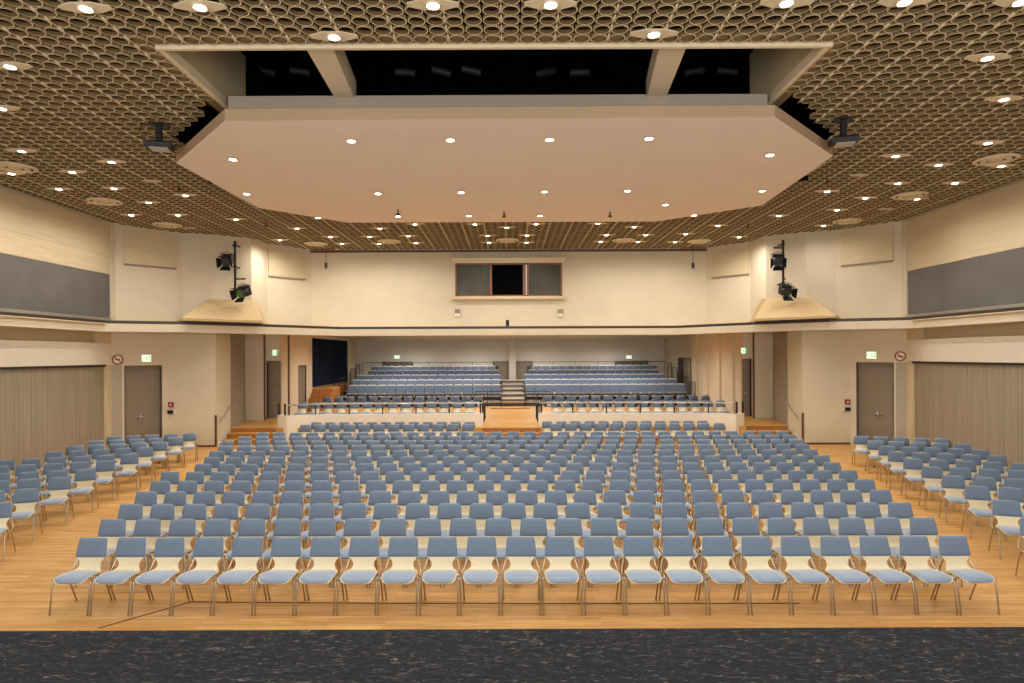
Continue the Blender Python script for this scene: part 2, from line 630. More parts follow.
# the white panel
b = B()
b.prism(PAN, ZP, ZP + .2)
b.m = [0, 0] + [2] * len(PAN)
fl, fr = PAN[0], PAN[7]
b.prism([(-4.85, 11.1), (4.5, 11.1), (4.5, 11.3), (-4.85, 11.3)], ZP + .2, ZC + .06, 1)  # upstand grey stands in for the dimness inside the opening
panel = struct('ceiling_panel', b, [PANEL_W, plain('upstand_dimmed', '#9c9184', .8, var=.03), plain('panel_lip', '#b49c80', .8, var=.03)])
tag(B().box(-.47, .47, 11.03, 11.09, ZP + .205, ZP + .25).build('vent_slot', BROWN), 'short dark slot on the front edge of the white ceiling panel', 'vent')

# ------------------------------------------------------------------ upper walls
PL = [(-XW, -1.0), (-XW, 21.5), (-11.8, 23.15), (-10.9, 23.45), (-9.75, 24.25), (-9.6, 25.4), (-8.3, 26.9)]
for sgn, nm in ((-1, 'left'), (1, 'right')):
    b = B()
    for i in range(len(PL) - 1):
        b.seg(PL[i], PL[i + 1], LZ1 - .04, ZC + .2, .2)
    # plaster pilaster at the corner
    b.box(-XW, -XW + .07, 21.3, 21.5, LZ1, ZC)
    if sgn > 0:
        b.mirror()
    struct('wall_' + nm + '_upper', b, CREAM)
b = B()
WX0, WX1, WZ0, WZ1 = -2.24, 2.24, 5.66, 7.06
b.box(-8.5, WX0, 26.9, 27.1, LZ1 - .04, ZC + .2).box(WX1, 8.5, 26.9, 27.1, LZ1 - .04, ZC + .2)
b.box(WX0, WX1, 26.9, 27.1, LZ1 - .04, WZ0).box(WX0, WX1, 26.9, 27.1, WZ1, ZC + .2)
struct('wall_rear_upper', b, CREAM)
struct('trim_2', B().box(-8.4, 8.4, 26.86, 26.9, ZC - .12, ZC - .03), BROWN)

# control booth window
win = bpy.data.objects.new('window_1', None); C.objects.link(win); win['kind'] = 'structure'
b = B()
b.box(WX0, WX1, 26.86, 27.0, WZ1 - .06, WZ1).box(WX0, WX1, 26.86, 27.0, WZ0, WZ0 + .06)
for x0, x1 in ((WX0, WX0 + .07), (-.8, -.7), (.6, .72), (.76, .84), (WX1 - .07, WX1)):
    b.box(x0, x1, 26.86, 27.0, WZ0, WZ1)
b.build('window_frame', BRNWOOD, win)
B().box(WX0 + .07, -.8, 26.95, 26.97, WZ0 + .06, WZ1 - .06).build('pane', GLASSG, win)
B().box(.84, WX1 - .07, 26.95, 26.97, WZ0 + .06, WZ1 - .06).build('pane', GLASSG, win)
B().box(-.7, .6, 26.985, 27.0, WZ0 + .06, WZ1 - .06).build('pane', plain('booth_darkness', '#08090a', .9, spec=.0), win)  # black sheet stands in for the dark booth behind the open window
b = B()
b.loft([(WX0 - .05, 26.9, WZ1), (WX1 + .05, 26.9, WZ1), (WX1 + .05, 26.8, WZ1), (WX0 - .05, 26.8, WZ1)],
       [(WX0 - .18, 26.9, WZ1 + .2), (WX1 + .18, 26.9, WZ1 + .2), (WX1 + .18, 26.68, WZ1 + .2), (WX0 - .18, 26.68, WZ1 + .2)])
b.build('window_head', CREAM, win)
B().box(WX0 - .15, WX1 + .15, 26.72, 26.9, WZ0 - .12, WZ0).build('window_sill', CREAM_DIM, win)
for px, cl in ((457.5, 'left'), (560.5, 'right')):
    x, z = at_y(px, 313, 26.88)
    t = thing('wall_socket_mount', 'small grey wall box under the %s pane of the control booth' % cl, 'wall box', (x, 26.88, z))
    B().box(-.11, .11, -.04, .02, -.02, .16).build('housing', plain('box_grey_' + cl, '#8d8272', .5), t)
    B().box(-.1, .1, -.05, .02, -.15, -.02).build('cover', WHITE, t)

# ------------------------------------------------------------------ gallery fascia, ledge and soffit
FP = [(-12.9, 3.0), (-12.9, 20.4), (-10.7, 21.35), (-8.9, 23.2), (-6.8, 25.7), (6.8, 25.9), (8.9, 23.2), (10.7, 21.35), (12.9, 20.4), (12.9, 3.0)]
b = B()
for i in range(len(FP) - 1):
    b.seg(FP[i], FP[i + 1], LZ0, LZ1 - .1, .5)
struct('trim_3', b, CREAM)
# dark bronze capping rail on the fascia, thin light lip above it
b = B()
for i in range(len(FP) - 1):
    p, q = FP[i], FP[i + 1]
    b.seg(p, q, LZ1 - .1, LZ1, .1)
struct('trim_4', b, LEDGE)
# ledge floor and soffit
b = B()
lp = FP + [(XW, 3), (XW, 21.5), (9.6, 25.4), (8.3, 26.95), (-8.3, 26.95), (-9.6, 25.4), (-XW, 21.5), (-XW, 3)]
inner = [(p[0] * .995, p[1] + .06) for p in FP]
for i in range(len(FP) - 1):
    pass
b.prism([(-12.85, 3), (-12.85, 20.45), (-10.66, 21.4), (-8.9, 23.25), (-6.8, 25.8), (6.8, 26), (8.9, 23.25), (10.66, 21.4), (12.85, 20.45), (12.85, 3), (13.7, 3), (13.7, 21.7), (12, 23.6), (9.6, 25.9), (8.3, 27.05), (-8.3, 27.05), (-9.6, 25.9), (-12, 23.6), (-13.7, 21.7), (-13.7, 3)], LZ1 - .12, LZ1 - .09)
struct('ceiling_ledge', b, CREAM_DIM)
b = B()
b.prism([(-6.8, 26.1), (6.8, 26.2), (8.9, 23.5), (10.5, 22.0), (12.4, 22.4), (12.4, YB + .2), (-12.4, YB + .2), (-12.4, 22.4), (-10.5, 22.0), (-8.9, 23.5)], SOF, SOF + .05)
struct('ceiling_soffit', b, CREAM_DIM)
# plaster corbels with battered face under the lighting poles
for sgn, nm in ((-1, 'left'), (1, 'right')):
    top = [(-10.95, 23.35, 5.3), (-9.75, 24.15, 5.3), (-9.7, 24.6, 5.3), (-11.0, 23.7, 5.3)]
    bot = [(-10.75, 21.02, LZ1 + .1), (-8.82, 22.85, LZ1 + .1), (-9.5, 25.2, LZ1 + .1), (-12.0, 23.1, LZ1 + .1)]
    low = [(x, y, LZ1 + .02) for x, y, z in bot]
    if sgn > 0:
        top, bot, low = ([(-x, y, z) for x, y, z in q][::-1] for q in (top, bot, low))
    b = B().loft(low, bot).loft(bot, top)
    struct('wall_corbel_' + nm, b, plain('corbel_' + nm, '#b89f78', .75, var=.03, spec=.1))

# framed acoustic panels on the slanting upper walls
def wall_panel(p0, p1, t0, t1, z0, z1, label, sgn):
    (xa, ya), (xb, yb) = p0, p1
    a = (xa + (xb - xa) * t0, ya + (yb - ya) * t0)
    c = (xa + (xb - xa) * t1, ya + (yb - ya) * t1)
    dx, dy = c[0] - a[0], c[1] - a[1]
    L = math.hypot(dx, dy)
    o = (dy / L * .012, -dx / L * .012)
    a = (a[0] + o[0], a[1] + o[1]); c = (c[0] + o[0], c[1] + o[1])
    t = thing('acoustic_panel', label, 'wall panel')
    b = B().seg(a, c, z0, z1, -.03)
    q = B()
    o2 = (dy / L * .04, -dx / L * .04)
    q.seg((a[0] + o2[0], a[1] + o2[1]), (c[0] + o2[0], c[1] + o2[1]), z0 - .05, z0, .04)
    f = B().seg((a[0] + o2[0], a[1] + o2[1]), (a[0] + o2[0] + dx * .012, a[1] + o2[1] + dy * .012), z0, z1, .02)
    g = B().seg((c[0] + o2[0] - dx * .012, c[1] + o2[1] - dy * .012), (c[0] + o2[0], c[1] + o2[1]), z0, z1, .02)
    if sgn > 0:
        b.mirror(); q.mirror(); f.mirror(); g.mirror()
    b.build('cloth_face', CLOTH, t)
    q.build('bottom_rail', TAUPE, t)
    f.build('edge', CREAM_DIM, t)
    g.build('edge', CREAM_DIM, t)


for sgn, nm in ((-1, 'left'), (1, 'right')):
    wall_panel(PL[1], PL[2], .15, .9, 6.37, 7.55, 'cream cloth panel on the %s slanting wall beside the grey band' % nm, sgn)
    wall_panel(PL[5], PL[6], .03, .86, 6.4, 7.5, 'cream cloth panel on the %s slanting wall beside the rear wall' % nm, sgn)
    # long side wall: creased cloth above a grey band
    t = thing('acoustic_panel', 'long creased cream cloth band under the ringed ceiling, %s wall' % nm, 'wall panel')
    x = sgn * (XW - .01)
    B().box(x, x - sgn * .03, 2, 21.28, 5.93, 6.55).box(x, x - sgn * .033, 2, 21.28, 6.553, 7.1).box(x, x - sgn * .036, 2, 21.28, 7.103, ZC - .02).build('cloth_face', CLOTH, t)
    t = thing('grey_wall_panel', 'long dark grey cloth band above the ledge of the %s wall' % nm, 'wall panel')
    B().box(x, x - sgn * .02, 2, 21.28, LZ1 + .12, 5.92).build('cloth_face', GREY, t)
    B().box(x, x - sgn * .09, 2, 21.28, LZ1 + .03, LZ1 + .12).build('bottom_rail', STEEL, t)

# ------------------------------------------------------------------ lower side walls and doors
A45, B45 = (-XW, 21.4), (-12.05, 22.6)


def on45(t):
    return (A45[0] + (B45[0] - A45[0]) * t, A45[1] + (B45[1] - A45[1]) * t)


def t45(px):
    """parameter on the left slanting wall for a column of the picture"""
    k = (px - CX) / F
    return (A45[0] - k * A45[1]) / (k * (B45[1] - A45[1]) - (B45[0] - A45[0]))


def exit_sign(x, y, z, rz, label, w=.36, h=.26):
    t = thing('exit_sign', label, 'exit sign', (x, y, z), rz, 'emergency exit signs')
    B().box(-w / 2, w / 2, -.03, .03, -h / 2, h / 2).build('housing', WHITE, t)
    B().box(-w / 2 + .015, w / 2 - .015, -.036, -.03, -h / 2 + .015, h / 2 - .015).build('lit_face', SIGN, t)
    p = B()   # running figure, arrow and doorway
    y0, y1 = -.04, -.036
    k = h / .26
    def bar(x0, z0, x1, z1, r):
        nonlocal p
        dx, dz = x1 - x0, z1 - z0
        L = math.hypot(dx, dz); nx, nz = -dz / L * r, dx / L * r
        q = [(x0 + nx, z0 + nz), (x0 - nx, z0 - nz), (x1 - nx, z1 - nz), (x1 + nx, z1 + nz)]
        p.loft([(a * k, y0, c * k) for a, c in q], [(a * k, y1, c * k) for a, c in q])
    for s in ((.015, .05, -.005, -.01, .016), (-.005, -.01, .035, -.04, .011), (.035, -.04, .03, -.08, .01), (-.005, -.01, -.03, -.045, .011),
              (-.03, -.045, -.065, -.05, .009), (.015, .045, .05, .02, .008), (.01, .045, -.03, .035, .008), (.028, .07, .03, .088, .014)):
        bar(*s)
    p.build('running_figure', SIGNG, t)
    p = B()
    bar(.085, -.09, .085, .09, .012); bar(.13, -.09, .13, .09, .012); bar(.085, .085, .13, .085, .01)
    p.build('doorway', SIGNG, t)
    p = B()
    bar(-.14, 0, -.08, 0, .008); bar(-.14, 0, -.115, .025, .007); bar(-.14, 0, -.115, -.025, .007)
    p.build('arrow', SIGNG, t)


def door_parts(root, b_leaf, b_rev, handle):
    b_leaf.build('door_leaf', TAUPE, root)
    b_rev.build('door_reveal', TAUPE_D, root)
    if handle:
        handle.build('door_handle', STEEL, root, True)


T0, T1, TP = t45(124), t45(162), t45(111.5)
for sgn, nm, dn in ((-1, 'left', 1), (1, 'right', 2)):
    M = (lambda q: q.mirror()) if sgn > 0 else (lambda q: q)
    # long lower wall: soffit recess, white band, curtain panel recess
    b = B()
    b.box(-XW - .45, -XW - .3, 2, 21.4, 3.62, 4.3)
    b.box(-XW - .45, -XW, 21.21, 21.42, 0, 2.94).box(-XW - .45, -XW + .0, 20.98, 21.42, 3.64, 4.3).box(-XW - .45, -XW - .02, 21.3, 21.42, 2.9, 3.7)
    struct('wall_' + nm + '_recess', M(b), CREAM_DIM)
    b = B()
    b.box(-XW - .3, -XW, 2, 21.42, 2.94, 3.65)
    struct('wall_' + nm + '_band', M(b), WHITE)
    t = thing('folding_partition', 'taupe folding partition filling the lower %s side wall' % nm, 'partition')
    b = B()
    y = 2.0
    while y < 21.0:
        b.box(-XW - .18, -XW - .12, y + .004, min(y + .62, 21.2) - .004, 0.02, 2.94)
        y += .62
    M(b).build('panel', CURTAIN, t)
    M(B().box(-XW - .17, -XW - .05, 2, 21.2, 2.87, 2.94)).build('track', DARKG, t)
    # slanting wall with the double door
    b = B()
    pa, pb, pc, pd = on45(0), on45(T0), on45(T1), on45(1)
    b.seg(pa, pb, 2.9, LZ0 + .1, .3).seg(pb, pc, 2.88, LZ0 + .1, .3).seg(pc, pd, 0, LZ0 + .1, .3)
    b.seg(on45(T0 - .03), pb, 0, 2.9, .3)
    b.box(-12.05, -10.36, 22.6, 23.8, 0, LZ0 + .2)
    struct('wall_' + nm + '_lower', M(b), CREAM)
    q = B().seg(pa, on45(T0 - .03), 0, 2.9, .3)
    struct('wall_' + nm + '_pilaster', M(q), plain('pilaster_' + nm, '#a49a88', .6, var=.04))
    root = bpy.data.objects.new('door_%d' % dn, None); C.objects.link(root); root['kind'] = 'structure'
    dx, dy = B45[0] - A45[0], B45[1] - A45[1]
    L = math.hypot(dx, dy); nx, ny = -dy / L, dx / L
    off = lambda p, k: (p[0] + nx * k, p[1] + ny * k)
    lf = B().seg(off(pb, .22), off(pc, .22), 0.01, 2.88, .05)
    rv = B().seg(pc, off(pc, 0.001), 0, 2.88, .22)
    rv = B().prism([on45(T1 - .012), pc, off(pc, .22), off(on45(T1 - .012), .22)], 0, 2.88)
    rv.prism([pb, pc, off(pc, .22), off(pb, .22)], 2.87, 2.9)
    hp = off(on45((T0 + T1) / 2 - .03), .16)
    hd = B()
    hd.tube([(hp[0], hp[1], .92), (hp[0] + .02, hp[1] - .02, 1.0), (hp[0] + .02, hp[1] - .02, 1.15), (hp[0], hp[1], 1.22)], .018)
    hd.tube([(hp[0] + .1, hp[1] + .09, 1.12), (hp[0] - .12, hp[1] - .11, 1.12)], .018)
    hd.tube([(hp[0], hp[1], 1.05), off((hp[0], hp[1]), .06) + (1.05,)], .015)
    door_parts(root, M(lf), M(rv), M(hd))
    # brown corner strip and base trim
    struct('trim_%d' % (10 + dn), M(B().box(-10.39, -10.33, 22.56, 22.62, 0, 1.12)), BROWN)
    struct('baseboard_' + nm, M(B().box(-12.02, -10.42, 22.57, 22.6, 0, .06)), BROWN)
    # exit sign above the door, no-smoking disc, fire call point, black box
    mid = on45((T0 + T1) / 2 + .07)
    exit_sign(mid[0] if sgn < 0 else -mid[0], mid[1] - .06, 3.14, math.radians(44) if sgn < 0 else math.radians(-44),
              'lit green exit sign over the tall %s hall door' % nm, .32, .26)
    pp = on45(t45(117.5))
    zz = 3.1
    t = thing('no_smoking_sign', 'round red ringed no smoking sign beside the %s hall door' % nm, 'sign', ((pp[0] + .02) * -sgn, pp[1] - .03, zz), sgn * -math.radians(44))
    R = Matrix.Rotation(PI / 2, 4, 'X')
    B().lathe([(.17, 0), (.17, .01)], n=24).xf(R).build('disc', WHITE, t)
    B().lathe([(.13, .012), (.17, .012), (.17, .02), (.13, .02), (.13, .012)], n=24, cap=False).xf(R).build('ring', RED, t)
    B().loft([(-.11, -.02, .09), (-.09, -.02, .11), (.11, -.02, -.09), (.09, -.02, -.11)], [(-.11, -.012, .09), (-.09, -.012, .11), (.11, -.012, -.09), (.09, -.012, -.11)]).build('bar', RED, t)
    B().box(-.08, .08, -.018, -.012, -.02, .015).build('cigarette', DARKM, t)
    xa = -11.93 * (1 if sgn < 0 else -1)
    t = thing('fire_call_point', 'red fire call point beside the %s hall door' % nm, 'alarm', (xa, 22.57, 1.5))
    B().box(-.085, .085, -.03, .025, -.085, .085).build('housing', RED, t)
    B().box(-.03, .03, -.036, -.03, -.03, .03).build('window', WHITE, t)
    t = thing('wall_switch_box', 'black box on the wall below the red call point, %s side' % nm, 'switch', (xa, 22.57, 1.24))
    B().box(-.1, .09, -.05, .025, -.06, .06).build('housing', DARKM, t)
    B().box(.1 if sgn < 0 else -.17, .17 if sgn < 0 else -.11, -.03, .025, -.06, .06).build('key_plate', WHITE, t)
    # stair handrail on the jamb
    t = thing('handrail', 'short steel handrail on the wall by the %s side steps' % nm, 'handrail', (0, 0, 0))
    hr = B().tube([(-10.27, 22.72, .85), (-10.2, 22.72, .95), (-10.2, 23.72, 1.52), (-10.2, 23.85, 1.52)], .022)
    M(hr).build('rail', STEEL, t, True)
    for k in (.25, .8):
        y, z = 22.72 + k, .95 + .57 * k
        M(B().tube([(-10.34, y, z - .1), (-10.2, y, z - .08), (-10.2, y, z)], .012)).build('bracket', STEEL, t)

# ------------------------------------------------------------------ walls below the gallery
for sgn, nm in ((-1, 'left'), (1, 'right')):
    M = (lambda q: q.mirror()) if sgn > 0 else (lambda q: q)
    XS = 9.75 if sgn < 0 else 9.95
    t = thing('folding_partition', 'grey folding partition by the %s side steps below the gallery' % nm, 'partition')
    M(B().seg((-10.36, 23.82), (-10.85, 26.35), PZ + .01, SOF, .05)).build('panel', CURTAIN, t)
    M(B().seg((-10.34, 23.82), (-10.83, 26.35), SOF - .12, SOF, .02)).build('track', DARKG, t)
    # cream walls
    b = B()
    b.box(-11.2, -10.12, 26.4, 26.6, PZ, SOF)
    b.box(-10.6, -10.28, 27.2, 27.4, PZ, SOF).box(-10.28, -XS, 27.2, 27.4, 2.97, SOF)
    b.box(-XS - .2, -XS, 27.4, 29.65, PZ, SOF)
    b.box(-XS - .2, -XS, 29.65, 30.7, 2.72, SOF) if sgn < 0 else b.box(-XS - .2, -XS, 29.65, 30.7, PZ, SOF)
    if sgn < 0:
        b.box(-XS - .2, -XS, 30.7, 31.7, PZ, SOF).box(-XS - .2, -XS, 31.7, 38.6, SOF - .15, SOF)
        b.box(-XS - .2, -XS, 38.6, YB, PZ, SOF).box(-XS - .1, -XS + .06, 38.6, 38.95, PZ, SOF)
    else:
        b.box(-XS - .2, -XS, 30.7, 34.9, PZ, SOF).box(-XS - .2, -XS, 34.9, 37.8, 3.0, SOF).box(-XS - .2, -XS, 37.8, YB, PZ, SOF)
        for y in (28.2, 30.0, 31.9, 33.6):
            b.box(-XS, -XS + .1, y, y + .8, PZ, SOF)
        b.box(-XS - .6, -XS - .55, 34.7, 38.0, PZ, 3.2).box(-XS - .6, -XS - .15, 34.7, 34.89, PZ, 3.2).box(-XS - .6, -XS - .15, 37.81, 38, PZ, 3.2).box(-XS - .6, -XS - .15, 34.7, 38, 3.03, 3.2)
    struct('wall_' + nm + '_gallery', M(b), CREAM)
    struct('trim_%d' % (21 if sgn < 0 else 22), M(B().box(-10.12, -10.06, 26.38, 26.44, PZ, SOF)), BROWN)
    if sgn < 0:
        struct('trim_23', B().box(-XS, -XS + .03, 28.2, 28.38, PZ, SOF), BROWN)
    root = bpy.data.objects.new('door_%d' % (3 if sgn < 0 else 4), None); C.objects.link(root); root['kind'] = 'structure'
    lf = B().box(-10.28, -XS, 27.3, 27.35, PZ + .01, 2.97)
    rv = B().box(-10.3, -10.28, 27.18, 27.35, PZ, 2.99).box(-10.28, -XS, 27.18, 27.35, 2.96, 2.99)
    hd = B().tube([(-10.0, 27.3, 1.55), (-10.0, 27.24, 1.55), (-10.12, 27.24, 1.55)], .015)
    door_parts(root, M(lf), M(rv), M(hd))
    exit_sign(sgn * 9.93, 27.15, 3.34, 0, 'lit exit sign over the taupe door by the %s side steps' % nm, .2, .26)
# small door in the left gallery wall
root = bpy.data.objects.new('door_5', None); C.objects.link(root); root['kind'] = 'structure'
door_parts(root, B().box(-9.87, -9.83, 29.65, 30.7, PZ + .01, 2.72), B().box(-9.8, -9.74, 29.6, 29.65, PZ, 2.74).box(-9.8, -9.74, 30.7, 30.75, PZ, 2.74).box(-9.8, -9.74, 29.6, 30.75, 2.72, 2.76),
           B().tube([(-9.83, 30.5, 1.6), (-9.76, 30.5, 1.6), (-9.76, 30.35, 1.6)], .015))
# dark doorway in the right gallery wall
root = bpy.data.objects.new('door_6', None); C.objects.link(root); root['kind'] = 'structure'
door_parts(root, B().box(10.3, 10.35, 34.95, 36.4, PZ + .01, 3.0), B().box(9.97, 10.3, 37.75, 37.8, PZ, 3.0).box(9.97, 10.3, 34.9, 34.95, PZ, 3.0).box(9.97, 10.5, 34.9, 37.8, 2.98, 3.02), None)

# rear wall with doors
b = B()
b.box(-10.2, 10.4, YB, YB + .2, PZ, SOF)
b.box(.0, .44, YB - .3, YB, PZ, SOF)
struct('wall_rear', b, REAR)
for i, (x0, x1, dbl) in enumerate(((-8.05, -6.2, True), (-.98, -.02, False), (.46, 1.45, False), (6.85, 8.85, True))):
    root = bpy.data.objects.new('door_%d' % (7 + i), None); C.objects.link(root); root['kind'] = 'structure'
    lf = B()
    if dbl:
        xm = (x0 + x1) / 2
        lf.box(x0, xm - .01, YB - .06, YB - .01, PZ, 2.74).box(xm + .01, x1, YB - .06, YB - .01, PZ, 2.74)
    else:
        lf.box(x0, x1, YB - .06, YB - .01, PZ, 2.74)
    lf.build('door_leaf', TAUPE_D if dbl else TAUPE, root)
    B().box(x0 - .06, x0, YB - .08, YB, PZ, 2.8).box(x1, x1 + .06, YB - .08, YB, PZ, 2.8).box(x0, x1, YB - .08, YB, 2.74, 2.8).build('door_frame', TAUPE_D, root)
    if not dbl:
        hx = x0 + .2 if i == 1 else x1 - .2
        B().box(hx - .08, hx + .08, YB - .12, YB - .06, 2.1, 2.5).build('closer', DARKG, root)
for px, w in ((397, 'left'), (629, 'right')):
    x, z = at_y(px, 357, YB - .06)
    exit_sign(x, YB - .06, z, 0, 'lit exit sign on the grey rear wall above the %s double door' % w, .36, .22)
for px, w in ((397.5, 'left'), (630, 'right')):
    x, z = at_y(px, 335.2, 26.9)
    exit_sign(x, 27.0, SOF - .14, 0, 'lit exit sign hanging under the gallery edge, %s half' % w, .22, .16)
# soffit lamps under the gallery
for i, (px, w) in enumerate(((341.5, 'outer left'), (447, 'inner left'), (569.5, 'inner right'), (676, 'outer right'))):
    x = (px - CX) / F * 27.6
    t = thing('soffit_lamp_mount', 'flat cream box lamp under the gallery edge, %s' % w, 'ceiling lamp', (x, 27.6, SOF))
    B().box(-.26, .26, -.3, .3, -.12, 0).build('housing', CREAM, t)
    B().box(-.24, .24, -.28, .28, -.13, -.12).build('diffuser', LAMP2, t)
x = (290 - CX) / F * 25.6
t = thing('soffit_downlight', 'small bright spot lamp under the gallery near the left side door', 'ceiling lamp', (x, 25.9, SOF))
B().lathe([(.07, -.05), (.09, 0)], n=16).build('trim_ring', STEEL, t)
B().lathe([(.055, -.06), (.055, -.05)], n=16).build('lamp', LAMP, t)

# navy curtain and its side landing
t = thing('stage_curtain', 'navy blue pleated curtain closing the side opening below the gallery', 'curtain')
vs, fs = [], []
N = 150
for i in range(N + 1):
    y = 31.75 + (38.6 - 31.75) * i / N
    x = -9.86 + .07 * math.sin(i * .95) + .02 * math.sin(i * 2.3)
    vs += [(x, y, 1.63), (x, y, SOF - .15)]
for i in range(N):
    fs.append((2 * i, 2 * i + 1, 2 * i + 3, 2 * i + 2))
B().add(vs, fs).build('cloth', NAVY, t, True)
B().tube([(-9.9, 31.72, SOF - .14), (-9.9, 38.6, SOF - .14)], .02).build('curtain_rail', DARKM, t)
b = B()
b.box(-12, -8.75, 31.7, 33.1, PZ, 1.57, 0).box(-12, -9.2, 33.1, 38.6, PZ, 1.57, 0)
b.box(-12, -8.75, 31.68, 33.1, 1.57, 1.61, 1).box(-12, -9.2, 33.1, 38.6, 1.57, 1.61, 1)
for k in range(4):
    b.box(-9.72, -8.75 - .12 * k, 31.68 - .3 * (k + 1), 31.7, PZ, 1.57 - .21 * (k + 1), 0)
struct('floor_side_landing', b, [ORANGE, PARQ])

# ------------------------------------------------------------------ chairs
def smooth_profile(pts, n):
    """arc-length resample of a Catmull-Rom curve through (y,z) points"""
    P = [Vector((p[0], p[1])) for p in pts]
    P = [P[0] * 2 - P[1]] + P + [P[-1] * 2 - P[-2]]
    out = []
    for i in range(1, len(P) - 2):
        for k in range(12):
            t = k / 12
            a, b_, c, d = P[i - 1], P[i], P[i + 1], P[i + 2]
            out.append(.5 * ((2 * b_) + (-a + c) * t + (2 * a - 5 * b_ + 4 * c - d) * t * t + (-a + 3 * b_ - 3 * c + d) * t ** 3))
    out.append(P[-2])
    d = [0]
    for i in range(1, len(out)):
        d.append(d[-1] + (out[i] - out[i - 1]).length)
    L = d[-1]
    ys, zs = [p.x for p in out], [p.y for p in out]
    return L, d, ys, zs


PROF = [(-.222, .388), (-.2, .418), (-.13, .436), (-.02, .438), (.08, .43), (.14, .432), (.18, .46), (.2, .52), (.222, .6), (.25, .72), (.278, .828)]
PLEN, PD, PYS, PZS = smooth_profile(PROF, 0)


def prof(s):
    y, z = np.interp(s, PD, PYS), np.interp(s, PD, PZS)
    y2, z2 = np.interp(min(s + .004, PLEN), PD, PYS), np.interp(min(s + .004, PLEN), PD, PZS)
    y1, z1 = np.interp(max(s - .004, 0), PD, PYS), np.interp(max(s - .004, 0), PD, PZS)
    t = math.hypot(y2 - y1, z2 - z1)
    return y, z, -(z2 - z1) / t, (y2 - y1) / t


# shell half width along the profile (fractions of its length)
WS = [0, .06, .25, .40, .47, .52, .57, .62, .665, .71, .85, 1.0]
WW = [.175, .205, .215, .205, .175, .145, .132, .138, .165, .2, .193, .175]


def half_w(s):
    return float(np.interp(s / PLEN, WS, WW))


def slab(s0, s1, wf, off, th, ns, nu, corner, crown=0.0, mi=0):
    """curved board that follows the seat profile between s0 and s1, rounded corners, th thick"""
    ss = []
    for i in range(ns + 1):
        q = i / ns
        q = .5 - .5 * math.cos(PI * q) if corner else q
        ss.append(s0 + (s1 - s0) * (q * .6 + i / ns * .4))
    top, bot = [], []
    for i, s in enumerate(ss):
        y, z, ny, nz = prof(s)
        w = wf(s)
        e = min(s - s0, s1 - s)
        if corner and e < corner:
            w -= corner - math.sqrt(max(0, corner * corner - (corner - e) ** 2))
        ev = max(0.0, 1 - e / .03)
        for k in range(nu + 1):
            u = -1 + 2 * k / nu
            x = w * u
            d = .22 * x * x + off
            edge = 1.0 if not crown else max(.12, (1 - abs(u) ** 7) * (1 - ev ** 2))
            top.append((x, y + ny * (d + th * edge), z + nz * (d + th * edge)))
            bot.append((x, y + ny * d, z + nz * d))
    nv = nu + 1
    vs = top + bot
    o = len(top)
    fs = []
    for i in range(ns):
        for k in range(nu):
            a = i * nv + k
            fs.append((a, a + 1, a + nv + 1, a + nv))
            fs.append((o + a, o + a + nv, o + a + nv + 1, o + a + 1))
        a = i * nv
        fs.append((a, a + nv, o + a + nv, o + a))
        a = i * nv + nu
        fs.append((a, o + a, o + a + nv, a + nv))
    for k in range(nu):
        fs.append((k, o + k, o + k + 1, k + 1))
        a = ns * nv + k
        fs.append((a, a + 1, o + a + 1, o + a))
    return vs, fs


S_BACK = PLEN * .692
FRAME_R = .0105


def chair_geo(hi=True):
    """list of (part name, material, builder)"""
    ns, nu = (34, 8) if hi else (14, 2)
    tn = 8 if hi else 4
    out = []
    out.append(('shell', BIRCH, B().add(*slab(0, PLEN, half_w, -.006, .012, ns, nu, .05 if hi else 0))))
    out.append(('seat_pad', BLUE2, B().add(*slab(.004, PLEN * .44, lambda s: half_w(s) - .008 if s < PLEN * .33 else .2 - .35 * (s - PLEN * .33), .006, .022, 14 if hi else 5, nu, .06 if hi else .03, .5))))
    out.append(('backrest_pad', BLUE, B().add(*slab(S_BACK, PLEN - .003, lambda s: np.interp(s, [S_BACK, PLEN], [.203, .18]), .006, .024, 12 if hi else 4, nu, .022, .5))))
    for s in (-1, 1):
        out.append(('leg', CHROME, B().tube([(s * .2345, -.222, 0), (s * .237, -.17, .36), (s * .2375, -.155, .4)], FRAME_R, tn)))
        out.append(('leg', CHROME, B().tube([(s * .230, .27, 0), (s * .234, .16, .25), (s * .2365, .06, .4)], FRAME_R, tn)))
        out.append(('side_rail', CHROME, B().tube([(s * .2375, -.165, .405), (s * .238, -.1, .415), (s * .237, .1, .41), (s * .232, .18, .425), (s * .21, .22, .5), (s * .18, .245, .6), (s * .17, .258, .66)], FRAME_R, tn)))
    out.append(('cross_bar', CHROME, B().tube([(-.237, -.06, .405), (.237, -.06, .405)], .009, tn).tube([(-.237, .07, .402), (.237, .07, .402)], .009, tn)))
    out.append(('link_bracket', STEEL, B().box(.226, .25, -.16, -.11, .395, .43).box(-.25, -.226, -.16, -.11, .395, .43)))
    return out


